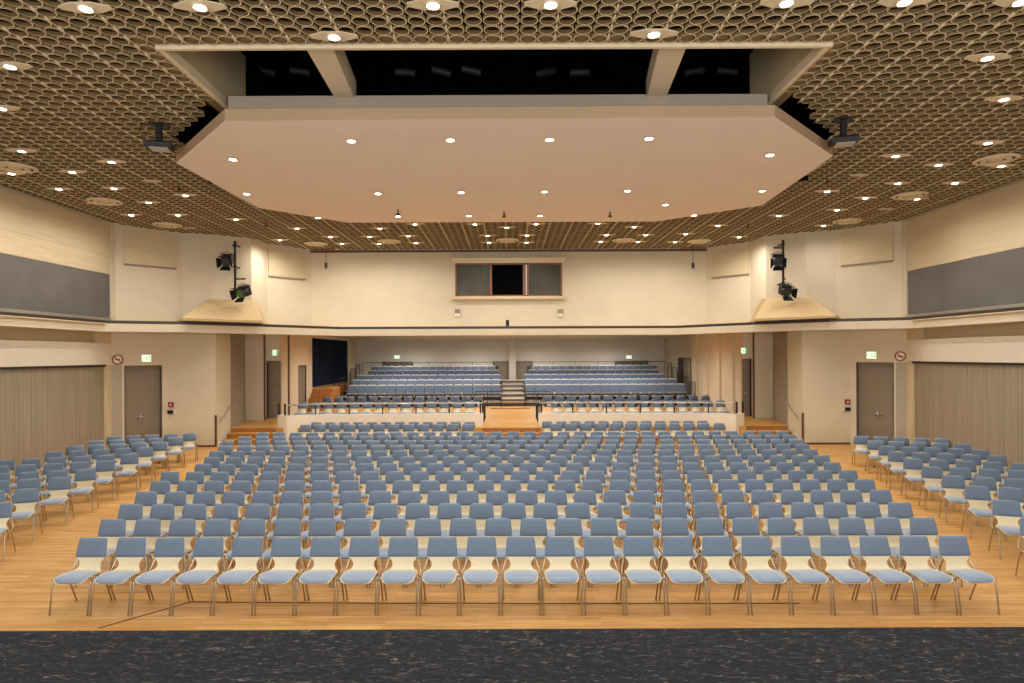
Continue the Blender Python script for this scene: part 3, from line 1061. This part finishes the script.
# plan of every stacking chair: (x, y, rz, label, row words)
FRONT = [(92, 949, 537, 535, 23), (112.3, 919, 519.5, 517.5, 24), (130.5, 896.5, 504, 503, 25), (145.8, 877.6, 491.5, 491, 26), (160, 861.8, 481, 480.5, 27),
         (169.3, 845.6, 471.8, 471.5, 28), (203, 829.9, 463.6, 462.8, 28), (211.5, 819.9, 456, 455.6, 29), (216.4, 808.3, 450, 449.8, 30), (224.5, 800.8, 445, 444.7, 31),
         (226, 795, 440.3, 439.8, 32), (243.9, 788.7, 436.4, 436, 32), (262, 781, 432.6, 432.2, 32)]
plan = []
DROW = 1520.0
for r, (xl, xr, yl, yr, n_) in enumerate(FRONT):
    ym = (yl + yr) / 2
    d = DROW / (ym - CY)
    d = 8.36 + (0.942) * r * (1 + .0008 * r)
    for i in range(n_):
        px = xl + (xr - xl) * i / (n_ - 1)
        x = (px - CX - ROLL * (ym - CY)) / F * d
        plan.append((x, d - .276 - .0085 * x, random.uniform(-.012, .012),
                     'blue padded birch stacking chair, %s from left in the %s row from the stage' % (ordn(i + 1), ordn(r + 1)), 'main block chairs facing the stage'))
LEFT = [(189, 433.3), (175.7, 437.4), (159.5, 442), (145, 447.4), (129.6, 454), (105.5, 460.7), (85.5, 469), (59.8, 477.3), (26.6, 489), (-2, 503)]
RIGHT = [(860.6, 436), (874.7, 440.8), (886.3, 446), (896.3, 451.6), (912, 458.5), (931, 466.5), (952, 475.6), (976, 486), (1004.8, 500.5), (1034, 519)]
for nm, lst, sg in (('left', LEFT, -1), ('right', RIGHT, 1)):
    for r, (px, py) in enumerate(lst):
        v = py - CY + ROLL * (px - CX)
        d = DROW / v
        x = (px - CX) / F * d
        nn = 6 if 3 < r else 5
        a = math.radians(19) * sg
        for i in range(nn):
            cx_, cy_ = x + sg * .505 * i * math.cos(a), d - .505 * i * abs(math.sin(a))
            if abs(cx_) > 12.9:
                continue
            # chair faces the stage and turns in towards the middle
            rz = -a
            oy = .276
            ox, oyy = cx_ + math.sin(rz) * oy, cy_ - math.cos(rz) * oy
            plan.append((ox, oyy, rz, 'blue stacking chair, %s from aisle in the %s row of the %s side block' % (ordn(i + 1), ordn(len(lst) - r), nm), 'side block chairs on the ' + nm))
for (xa, xb, ym, n_, x2a, x2b, y2, n2) in ((305.2, 467.4, 423, 12, 316.3, 469.4, 420.6, 12), (555.8, 718.3, 422.4, 12, 547, 702, 420.2, 12)):
    for a, c, yv, k, d in ((xa, xb, ym, n_, 22.05), (x2a, x2b, y2, n2, 22.85)):
        for i in range(k):
            px = a + (c - a) * i / (k - 1)
            plan.append(((px - CX) / F * d, d - .276, 0, '', ''))
plan = [p for p in plan if abs((p[0]) / (p[1]) * F) < 545]
plan.sort(key=lambda p: p[1])
NEAR, FAR = plan[:300], plan[300:]
# chairs on the platform join the far ones
far_list = [(x, y, rz, 0.0) for x, y, rz, *_ in FAR]
for a, c, d, k in ((303, 470, 25.06, 14), (556, 720, 25.06, 14), (327, 478, 28.3, 14), (547, 705, 28.3, 14)):
    for i in range(k):
        px = a + (c - a) * i / (k - 1)
        far_list.append(((px - CX) / F * d, d - .276, 0, PZ))

proto_parts = [(nm, q.build('chair_' + nm if False else nm, m, None, True)) for nm, m, q in chair_geo(True)]
for i, (x, y, rz, lab, grp) in enumerate(NEAR):
    root = thing('stacking_chair', lab, 'chair', (x, y, 0), rz, grp)
    for nm, po in proto_parts:
        if i == 0:
            c = po
        else:
            c = po.copy()
            C.objects.link(c)
        c.parent = root

# remaining chairs as one object
lo = chair_geo(False)
mats = []
cv, cf, cm = [], [], []
for nm, m, q in lo:
    if m not in mats:
        mats.append(m)
    o = len(cv)
    cv += q.v
    for f in q.f:
        f = [i + o for i in f]
        for k in range(1, len(f) - 2, 2):
            cf.append((f[0], f[k], f[k + 1], f[k + 2]))
            cm.append(mats.index(m))
        if len(f) % 2 == 1:
            cf.append((f[0], f[-2], f[-1], f[-1])) if False else None
cv, cf, cm = np.array(cv), np.array(cf), np.array(cm)
VV, FF, MM = [], [], []
for k, (x, y, rz, z) in enumerate(far_list):
    c_, s_ = math.cos(rz), math.sin(rz)
    R = np.array([[c_, -s_, 0], [s_, c_, 0], [0, 0, 1]])
    VV.append(cv @ R.T + np.array([x, y, z]))
    FF.append(cf + k * len(cv))
    MM.append(cm)
far = np_mesh('rear_chairs', np.concatenate(VV), np.concatenate(FF), np.concatenate(MM), mats, np.ones(len(cf) * len(far_list), bool))
tag(far, 'small blue padded chairs filling the rear rows of the hall and the platform', 'chair', None, 'stuff')

# ------------------------------------------------------------------ tribune seats
SHELLW = plain('pale_seat_shell', '#d9d4c8', .5, var=.03)
q = B()
def rbox(b, x0, x1, y0, y1, z0, z1, mi, lean=0.0, r=.03):
    p = [(x0 + r, z0), (x1 - r, z0), (x1, z0 + r), (x1, z1 - r), (x1 - r, z1), (x0 + r, z1), (x0, z1 - r), (x0, z0 + r)]
    b.loft([(x, y0 + lean * (z - z0), z) for x, z in p], [(x, y1 + lean * (z - z0), z) for x, z in p], mi)
rbox(q, -.238, .238, .2, .26, .44, .83, 0, .16, .05)
rbox(q, -.235, .235, .262, .285, .36, .872, 1, .16, .05)
q.loft([(-.22, -.2, .38), (.22, -.2, .38), (.22, .2, .36), (-.22, .2, .36)], [(-.22, -.22, .46), (.22, -.22, .46), (.22, .2, .44), (-.22, .2, .44)], 3)
q.box(-.2, -.16, -.1, .2, 0, .37, 2).box(.16, .2, -.1, .2, 0, .37, 2).box(-.22, .22, -.02, .03, .3, .37, 2)
seat0 = None
BL = [(-8.62, -.72, 372, 495.5), (368, 499), (357.5, 500), (352, 500), (347.5, 501)]
tl = [(348, 501, 33.9), (352, 500, 35.1), (357, 500.5, 36.3), (368, 499, 37.5), (371, 495, 38.7)]
tr = [(525, 685, 33.9), (524.5, 677, 35.1), (523.5, 665, 36.3), (528, 658.5, 37.5), (533.5, 657, 38.7)]
tiers = ['lowest', 'second', 'middle', 'fourth', 'topmost']
for nm, rows in (('left', tl), ('right', tr)):
    for k, (pa, pb, d) in enumerate(rows):
        xa, xb = (pa - CX) / F * d + .25, (pb - CX) / F * d - .25
        nseat = int(round((xb - xa) / .505)) + 1
        for i in range(nseat):
            x = xa + (xb - xa) * i / (nseat - 1)
            if seat0 is None:
                o = seat0 = q.build('tribune_seat', [BLUE, SHELLW, DARKG, BLUE2])
            else:
                o = seat0.copy()
                C.objects.link(o)
            o.location = (x, d - .33, .78 + .23 * k)
            tag(o, 'blue tribune seat, %s from left on the %s tier of the %s seating block' % (ordn(i + 1), tiers[k], nm), 'seat', 'tiered seats on the %s' % nm)

# ------------------------------------------------------------------ railings
def railing(name, label, pts, posts, r=.018, mat=STEEL, pmat=None, drop=1.0, mid=0):
    t = thing(name, label, 'railing')
    B().tube(pts, r, 8).build('top_rail', mat, t, True)
    for (x, y, z0, z1) in posts:
        B().tube([(x, y, z0), (x, y, z1)], r * .8, 8).build('post', pmat or mat, t, True)
    return t


for nm, pl, sx in (('left', PARL, -1), ('right', PARR, 1)):
    pts = [(p[0], p[1] + .09, 1.4) for p in (pl[1:] if nm == 'left' else pl[:3])]
    posts = []
    for i in range(11):
        a, c = (pts[1], pts[2]) if nm == 'left' else (pts[0], pts[1])
        s = i / 10
        posts.append((a[0] + (c[0] - a[0]) * s, a[1] + (c[1] - a[1]) * s, 1.02, 1.4))
    posts = posts[::2]
    t = railing('parapet_railing', 'silver flat topped railing along the white parapet, %s of the centre steps' % nm, pts, posts, .03, STEEL, DARKM)
    a, c = (pts[1], pts[2]) if nm == 'left' else (pts[0], pts[1])
    for i in range(13):
        s_ = (i + .5) / 13
        xx, yy = a[0] + (c[0] - a[0]) * s_, a[1] + (c[1] - a[1]) * s_
        B().box(xx - .05, xx + .05, yy - .03, yy + .05, 1.27, 1.37).build('clamp', DARKM, t)
    e = pl[0] if nm == 'left' else pl[3]
    for k in range(2):
        B().box(e[0] - sx * (.12 + .28 * k), e[0] - sx * (.06 + .28 * k) , e[1] - .12 - .16 * k, e[1] - .07 - .16 * k, 1.02, 1.45).build('end_post', DARKM, t)
    x = pl[3][0] if nm == 'left' else pl[0][0]
    sgn = -1 if nm == 'left' else 1
    B().box(x + sgn * .05, x + sgn * .11, 24.0, 24.06, 1.02, 1.5).build('end_post', DARKM, t)
    t = railing('aisle_railing', 'dark rail frame beside the centre aisle, %s side' % nm,
                [(x, 25.2, PZ), (x, 25.2, 1.25), (x, 26.6, 1.25), (x, 26.6, PZ)], [(x, 25.9, PZ, 1.25)], .02, DARKM)
    xs = (-.5 if nm == 'left' else .9)
    t = railing('tier_guard_rail', 'dark guard rail at the foot of the tiers, %s of the aisle' % nm,
                [(xs + sgn * 1.2, 32.6, PZ), (xs + sgn * 1.2, 32.6, 1.35), (xs - sgn * .1, 32.6, 1.35), (xs - sgn * .1, 32.6, PZ)],
                [(xs + sgn * .6, 32.6, PZ, 1.35)], .02, DARKM)
    # stepped railing on the outer edge of the tiers
    X = -9.1 if nm == 'left' else 9.65
    t = thing('tier_railing', 'stepped black railing on the outer edge of the %s tiers' % nm, 'railing')
    for k in range(5):
        z = .78 + .23 * k
        y0 = 33.2 + 1.2 * k
        xk = X + (0 if nm == 'left' else -.0)
        B().tube([(xk, y0, z), (xk, y0, z + .98), (xk, y0 + 1.05, z + .98), (xk, y0 + 1.05, z)], .018, 6).build('hoop', DARKM, t)
        for j in range(1, 5):
            B().tube([(xk, y0 + .21 * j, z), (xk, y0 + .21 * j, z + .98)], .01, 6).build('bar', DARKM, t)
    xa, xb = (-9.1, -.9) if nm == 'left' else (1.35, 9.65)
    railing('tier_back_rail', 'thin steel rail behind the topmost tier, %s seating block' % nm, [(xa, 39.7, 2.76), (xb, 39.7, 2.76)],
            [(xa + (xb - xa) * s / 6, 39.7, 1.7, 2.76) for s in range(7)], .018, DARKG)

# ------------------------------------------------------------------ ceiling fittings
RINGLIGHTS = [(85.6, 8.4), (200, 7), (334, 37), (10, 66.6), (1, 108.5), (21.7, 151), (111.5, 162), (72.3, 172), (59, 189), (11.4, 173.5), (114, 188.4), (148.5, 202.5),
              (98, 203.5), (185.4, 195.3), (131.3, 215), (177.8, 215), (236, 219.3), (297, 228.4), (280, 240), (330.4, 237), (433, 5.3), (550.6, 4.6), (654, 34.3),
              (415, 224.2), (474.8, 224.2), (536, 224), (597.8, 223.6), (380, 228.4), (369.7, 236.8), (408.5, 236), (379, 243.7), (416, 243), (487.7, 235.7), (506.8, 227.5), (527, 235.3),
              (489, 242.5), (526.6, 242.5), (606.5, 235), (634, 227), (600.8, 241.7), (645.7, 235), (638, 241.7), (675, 242), (342, 243.7), (786.5, 3), (904.5, 2), (1020.5, 2),
              (987.5, 58), (1004, 99.3), (988, 143), (1001.5, 166), (895.7, 156), (938.7, 165), (897.6, 183.4), (955, 183), (827, 191.4), (865.3, 198), (917, 199), (837, 210),
              (823.4, 225.6), (779, 215.7), (718, 225.6), (739, 237), (685.7, 234)]
PANLIGHTS = [[(233, 158.4), (351.4, 140), (450.4, 139), (549.4, 138.6), (649, 137.5), (770, 154)],
             [(246.7, 193), (378, 192.7), (461, 191.5), (544.5, 190.8), (627.5, 190), (762, 190)],
             [(318, 217), (398, 215.5), (468.7, 215), (540, 215), (665.5, 204), (694, 214.6)]]
plate_b = B()
pp = [(-.33, -.04), (-.13, -.125), (.13, -.125), (.33, -.04), (.33, .04), (.13, .125), (-.13, .125), (-.33, .04)]
plate_b.prism(pp, -.012, 0)
ring_b = B().lathe([(.07, -.014), (.085, -.032), (.1, -.032), (.105, -.012)], n=24)
lamp_b = B().lathe([(.02, -.034), (.055, -.032), (.072, -.02)], n=24)
trim_b = B().lathe([(.08, -.02), (.1, -.028), (.115, -.02), (.118, 0)], n=24)
lampp_b = B().lathe([(.02, -.026), (.06, -.025), (.078, -.018)], n=24)
protos = {}


def fit(name, root, bld, mat):
    if name + mat.name not in protos:
        o = bld.build(name, mat, root, True)
        protos[name + mat.name] = o.data
    else:
        o = bpy.data.objects.new(name, protos[name + mat.name])
        C.objects.link(o)
        o.parent = root
    return o


light_data = {}


def spot(x, y, z, power, size, col=(1.0, .925, .82), rad=.06):
    k = (power, size)
    if k not in light_data:
        l = bpy.data.lights.new('downlight_or_fill_beam', 'SPOT')
        l.energy, l.spot_size, l.spot_blend, l.color, l.shadow_soft_size = power, math.radians(size), .9, col, rad
        light_data[k] = l
    o = bpy.data.objects.new('downlight_or_fill_beam', light_data[k])
    C.objects.link(o)
    o.location = (x, y, z)
    return o


P_RING, P_PAN = 120, 140
halves = {'left': [], 'right': []}
for p in sorted(RINGLIGHTS, key=lambda p: p[1]):
    halves['left' if p[0] < 509 else 'right'].append(p)
for nm, ls in halves.items():
    for i, (px, py) in enumerate(ls):
        x, y = at_z(px, py, ZC - .02)
        y = min(y, upper_limit(x) - .3)
        x = max(-XW + .45, min(XW - .45, x))
        root = thing('ceiling_downlight', 'lit downlight on the ringed ceiling, %s half, %s counted from the stage' % (nm, ordn(i + 1)), 'ceiling light', (x, y, ZC - .004), 0, 'downlights in the ringed ceiling')
        fit('mounting_plate', root, plate_b, RING)
        fit('trim_ring', root, ring_b, CREAM)
        fit('lamp', root, lamp_b, LAMP)
        spot(x, y, ZC - .06, P_RING * (2.4 if (px, py) in ((280, 240), (739, 237)) else 1), 168)
for r, row in enumerate(PANLIGHTS):
    for i, (px, py) in enumerate(sorted(row)):
        x, y = at_z(px, py, ZP)
        root = thing('ceiling_downlight', 'lit downlight in the white ceiling panel, %s row from the stage, %s from left' % (ordn(r + 1), ordn(i + 1)), 'ceiling light', (x, y, ZP - .001), 0, 'downlights in the white panel')
        fit('trim_ring', root, trim_b, CREAM)
        fit('lamp', root, lampp_b, LAMP)
        spot(x, y, ZP - .06, P_PAN, 150)

vent_a = B().lathe([(.36, -.01), (.38, -.05), (.45, -.02), (.44, 0)], n=32, cap=False).lathe([(.2, -.02), (.22, -.06), (.3, -.05), (.3, -.02)], n=32, cap=False)
vent_b = B().lathe([(.14, -.02), (.13, -.06), (.03, -.075)], n=24)
vent_c = B().lathe([(.42, -.006), (.42, -.004)], n=32)
for i, (px, py) in enumerate([(15, 166.7), (104.7, 201), (167.5, 224.6), (316, 243.5), (389.5, 241), (507.5, 240), (623.6, 240), (699, 241), (847.4, 220.7), (910, 195), (996, 159)]):
    x, y = at_z(px, py, ZC - .02)
    x = max(-XW + .6, min(XW - .6, x))
    y = min(y, upper_limit(x) - .6)
    root = thing('ceiling_vent', 'round cream air outlet in the ringed ceiling, %s from left' % ordn(i + 1), 'vent', (x, y, ZC - .02), 0, 'round air outlets')
    fit('diffuser_rings', root, vent_a, RING)
    fit('centre_cone', root, vent_b, CREAM_DIM)
    fit('dark_throat', root, vent_c, BACK)
for i, (px, py) in enumerate([(152, 181), (190, 228), (859, 175), (885.5, 209)]):
    x, y = at_z(px, py, ZC - .01)
    o = B().prism([(a * .7, c * .8) for a, c in pp], -.014, 0).build('ceiling_cover_plate', CREAM, None, loc=(x, y, ZC - .004))
    tag(o, 'small blank cream plate in the ringed ceiling, %s from left' % ordn(i + 1), 'cover plate', 'blank ceiling plates')
for i, (px, py) in enumerate([(179, 186), (266, 222), (610, 212), (827, 178), (748, 223), (504, 212), (398, 210)]):
    on_p = py < 215 and 300 < px < 700
    zc = ZP if on_p else ZC
    x, y = at_z(px, py, zc)
    t = thing('ceiling_hook_mount', 'small dark fitting hanging from the ceiling, %s from left' % ordn(sorted([179, 266, 610, 827, 748, 504, 398]).index(px) + 1), 'ceiling fitting', (x, y, zc), 0, 'small dark ceiling fittings')
    B().tube([(0, 0, 0), (0, 0, -.1)], .02, 8).build('stem', DARKM, t)
    B().lathe([(.02, -.16), (.06, -.13), (.05, -.1)], n=10).build('head', BROWN, t)

# projectors
for px, py, pyb, nm, s in ((159, 124, 148, 'left', 1), (843.5, 119, 143, 'right', -1)):
    x, y = at_z(px, py, ZC)
    z = ZC - .42
    t = thing('projector_mount', 'black ceiling projector on a pole, %s of the white panel' % nm, 'projector', (x, y, z), s * .25)
    B().box(-.05, .05, -.05, .05, .06, ZC - z).build('pole', DARKM, t)
    B().box(-.16, .16, -.12, .12, ZC - z - .03, ZC - z - .001).build('ceiling_plate', DARKM, t)
    b = B()
    b.loft([(-.3, -.2, -.08), (.3, -.2, -.08), (.3, .22, -.08), (-.3, .22, -.08)], [(-.33, -.22, .05), (.33, -.22, .05), (.33, .24, .05), (-.33, .24, .05)])
    b.loft([(-.33, -.22, .05), (.33, -.22, .05), (.33, .24, .05), (-.33, .24, .05)], [(-.24, -.14, .1), (.24, -.14, .1), (.24, .16, .1), (-.24, .16, .1)])
    b.xf(Matrix.Scale(.74, 4)).build('body', DARKM, t)
    B().box(-.2, .24, -.18, .2, -.1, -.08).xf(Matrix.Scale(.74, 4)).build('underside_plate', PROJ, t)
    b = B().lathe([(.07, 0), (.08, .1)], n=16).xf(Matrix.Translation((-.15 * s, .17, -.01)) @ Matrix.Rotation(-PI / 2, 4, 'X'))
    b.build('lens', DARKG, t, True)
    B().tube([(-.25 * s, 0, .1), (-.34 * s, .02, .25), (-.3 * s, .05, ZC - z)], .008, 6).build('cable', CABLE, t)

# lighting poles with spotlights
def spotlight(x, y, z, rz, tilt, label, green=False, sc=1.0):
    t = thing('stage_spotlight', label, 'stage light', (x, y, z), rz)
    R = Matrix.Rotation(tilt, 4, 'X') @ Matrix.Scale(sc, 4)
    b = B().lathe([(.1, -.16), (.15, -.12), (.15, .1), (.13, .14)], n=16).xf(R @ Matrix.Rotation(PI / 2, 4, 'X'))
    b.build('body', DARKM, t, True)
    B().lathe([(.1, .142), (.115, .14)], n=16).xf(R @ Matrix.Rotation(PI / 2, 4, 'X')).build('lens', GREEN if green else DARKG, t)
    for k in range(4):
        Q = R @ Matrix.Rotation(PI / 2, 4, 'X') @ Matrix.Rotation(k * PI / 2, 4, 'Z') @ Matrix.Translation((0, -.13, .14)) @ Matrix.Rotation(.45, 4, 'X')
        B().loft([(-.11, -.006, 0), (.11, -.006, 0), (.11, .006, 0), (-.11, .006, 0)], [(-.15, -.006, .17), (.15, -.006, .17), (.15, .006, .17), (-.15, .006, .17)]).xf(Q).build('barn_door', DARKM, t)
    B().box(-.13, .13, -.02, .2, -.13, .16).xf(R).build('lamp_housing', DARKM, t)
    B().tube([(-.18 * sc, 0, 0), (-.18 * sc, 0, .2 * sc), (0, 0, .26 * sc), (.18 * sc, 0, .2 * sc), (.18 * sc, 0, 0)], .012, 6).build('yoke', DARKM, t)
    return t


for nm, xs, ztop, zbot, arms, lamps in (
        ('left', 235, 241, 292, ((246, 233), (279, 246)), ((230.5, 262, .15, False), (246.5, 293, -.3, True))),
        ('right', 783, 240, 286, ((248, 773), (279, 785)), ((774, 262, -.3, False), (782, 291.5, 0, False)))):
    Y = 23.6 if nm == 'left' else 23.55
    x, z1 = at_y(xs, ztop, Y)
    _, z0 = at_y(xs, zbot, Y)
    t = thing('lighting_pole_mount', 'black upright lighting pole on the %s slanting wall' % nm, 'pole', (0, 0, 0))
    B().tube([(x, Y, z0), (x, Y, z1)], .045, 8).build('pole', DARKM, t)
    for za, k in ((z1 - .15, 1), ((z0 + z1) / 2, 1), (z0 + .1, 1)):
        B().tube([(x, Y, za), (x, Y + .95, za)], .025, 6).build('bracket', DARKM, t)
        B().lathe([(.05, -.04), (.07, -.02), (.07, .02), (.05, .04)], (x, Y, za), 8).build('clamp', DARKM, t)
    for (py, px2) in arms:
        x2, za = at_y(px2, py, Y)
        B().tube([(x, Y, za), (x2, Y - .05, za)], .03, 6).build('arm', DARKM, t)
    for i, (px, py, rz, g) in enumerate(lamps):
        xl, zl = at_y(px, py, Y - .15)
        spotlight(xl, Y - .46, zl, rz, .4, 'black %s spotlight on the %s wall lighting pole' % ('upper' if i == 0 else 'lower', nm), g, 1.25)

# microphones hanging in front of the rear wall, and a small camera on the ledge
for px, nm, x0, x1 in ((326, 'left', 313, 338), (693, 'right', 680, 706)):
    x, z = at_y(px, 265, 25.5)
    t = thing('hanging_microphone_mount', 'small dark microphone hanging from a bar under the ceiling, %s' % nm, 'microphone', (x, 25.5, 0))
    B().tube([((x0 - px) / F * 25.5, 0, ZC - .22), ((x1 - px) / F * 25.5, 0, ZC - .22)], .025, 6).build('bar', BROWN, t)
    B().tube([(0, 0, z), (0, 0, ZC)], .012, 6).build('cable', CABLE, t)
    B().lathe([(.03, -.14), (.06, -.1), (.06, .06), (.02, .1)], (0, 0, z), 10).build('capsule', DARKM, t)
x, z = at_y(507.5, 323, 25.95)
t = thing('ledge_camera_mount', 'small black device standing on the middle of the gallery ledge', 'camera', (x, 25.98, LZ1))
B().box(-.07, .07, -.06, .06, .02, .26).build('body', DARKM, t)
B().box(-.04, .04, -.04, .04, -.02, .02).build('foot', DARKM, t)
B().tube([(.06, -.1, 0), (.09, -.125, -.12), (.15, -.13, -.35), (.16, .2, -.42)], .01, 6).build('cable', CABLE, t)

# cable on the parquet by the first row
pts = [at_z(98, 628, .008), at_z(140, 616, .008), at_z(191, 601.5, .008), at_z(240, 602, .008), at_z(400, 603, .008), at_z(560, 603.2, .008), at_z(707, 603, .008), at_z(800, 603, .008)]
tag(B().tube([(p[0], p[1], .005) for p in pts], .0045, 6).build('floor_cable', CABLE), 'thin dark cable on the parquet along the first row of chairs', 'cable')
# stair edge strip lamps in front of the centre aisle: small dark holes in the low kerb
tag(B().box(-.9, 1.0, 31.5, 31.56, PZ + .001, PZ + .03).build('threshold_strip', BROWN), 'dark threshold strip across the centre aisle of the platform', 'strip')

# ------------------------------------------------------------------ added lamps under the gallery, over the stage
def area(x, y, z, sx, sy, power, col=(1, .9, .76), rot=(0, 0, 0)):
    l = bpy.data.lights.new('fill_area_lamp', 'AREA')
    l.shape = 'RECTANGLE'
    l.size, l.size_y, l.energy, l.color = sx, sy, power, col
    o = bpy.data.objects.new('fill_area_lamp', l)
    C.objects.link(o)
    o.location, o.rotation_euler = (x, y, z), rot
    return o


for x in (-6, -2, 2, 6):  # unseen spots added to brighten the area below the gallery
    spot(x, 29.0, SOF - .05, 340, 165, (1, .95, .88))
    spot(x, 33.5, SOF - .05, 420, 165, (1, .95, .88))
    spot(x, 38.5, SOF - .05, 330, 165, (1, .95, .88))
for x in (-7.6, 7.6):
    spot(x, 25.0, SOF - .1, 150, 165, (1, .9, .76))
    spot(x, 30.0, SOF - .1, 140, 165, (1, .92, .8))
# added lamps out of view: spots over the stage, then a fill panel
for x in (-9, -3, 3, 9):
    spot(x, 4.6, 7.4, 300, 150)

area(0, -3.0, 3.2, 22, 4.5, 1500, (1, .93, .84), (math.radians(100), 0, 0))  # broad unseen fill lamp added to lift the ceiling and front faces
# warm world light entering by the open stage end as fill
w = bpy.data.worlds.new('world')
bpy.context.scene.world = w
w.use_nodes = True
w.node_tree.nodes['Background'].inputs['Color'].default_value = (1, .94, .86, 1)
w.node_tree.nodes['Background'].inputs['Strength'].default_value = .6

sc = bpy.context.scene
sc.view_settings.view_transform = 'Standard'
sc.view_settings.look = 'None'
sc.view_settings.exposure = .12
sc.cycles.use_denoising = True
sc.cycles.max_bounces = 6
sc.cycles.diffuse_bounces = 4
sc.cycles.glossy_bounces = 3
sc.cycles.sample_clamp_indirect = 6
sc.cycles.caustics_reflective = False
sc.cycles.caustics_refractive = False
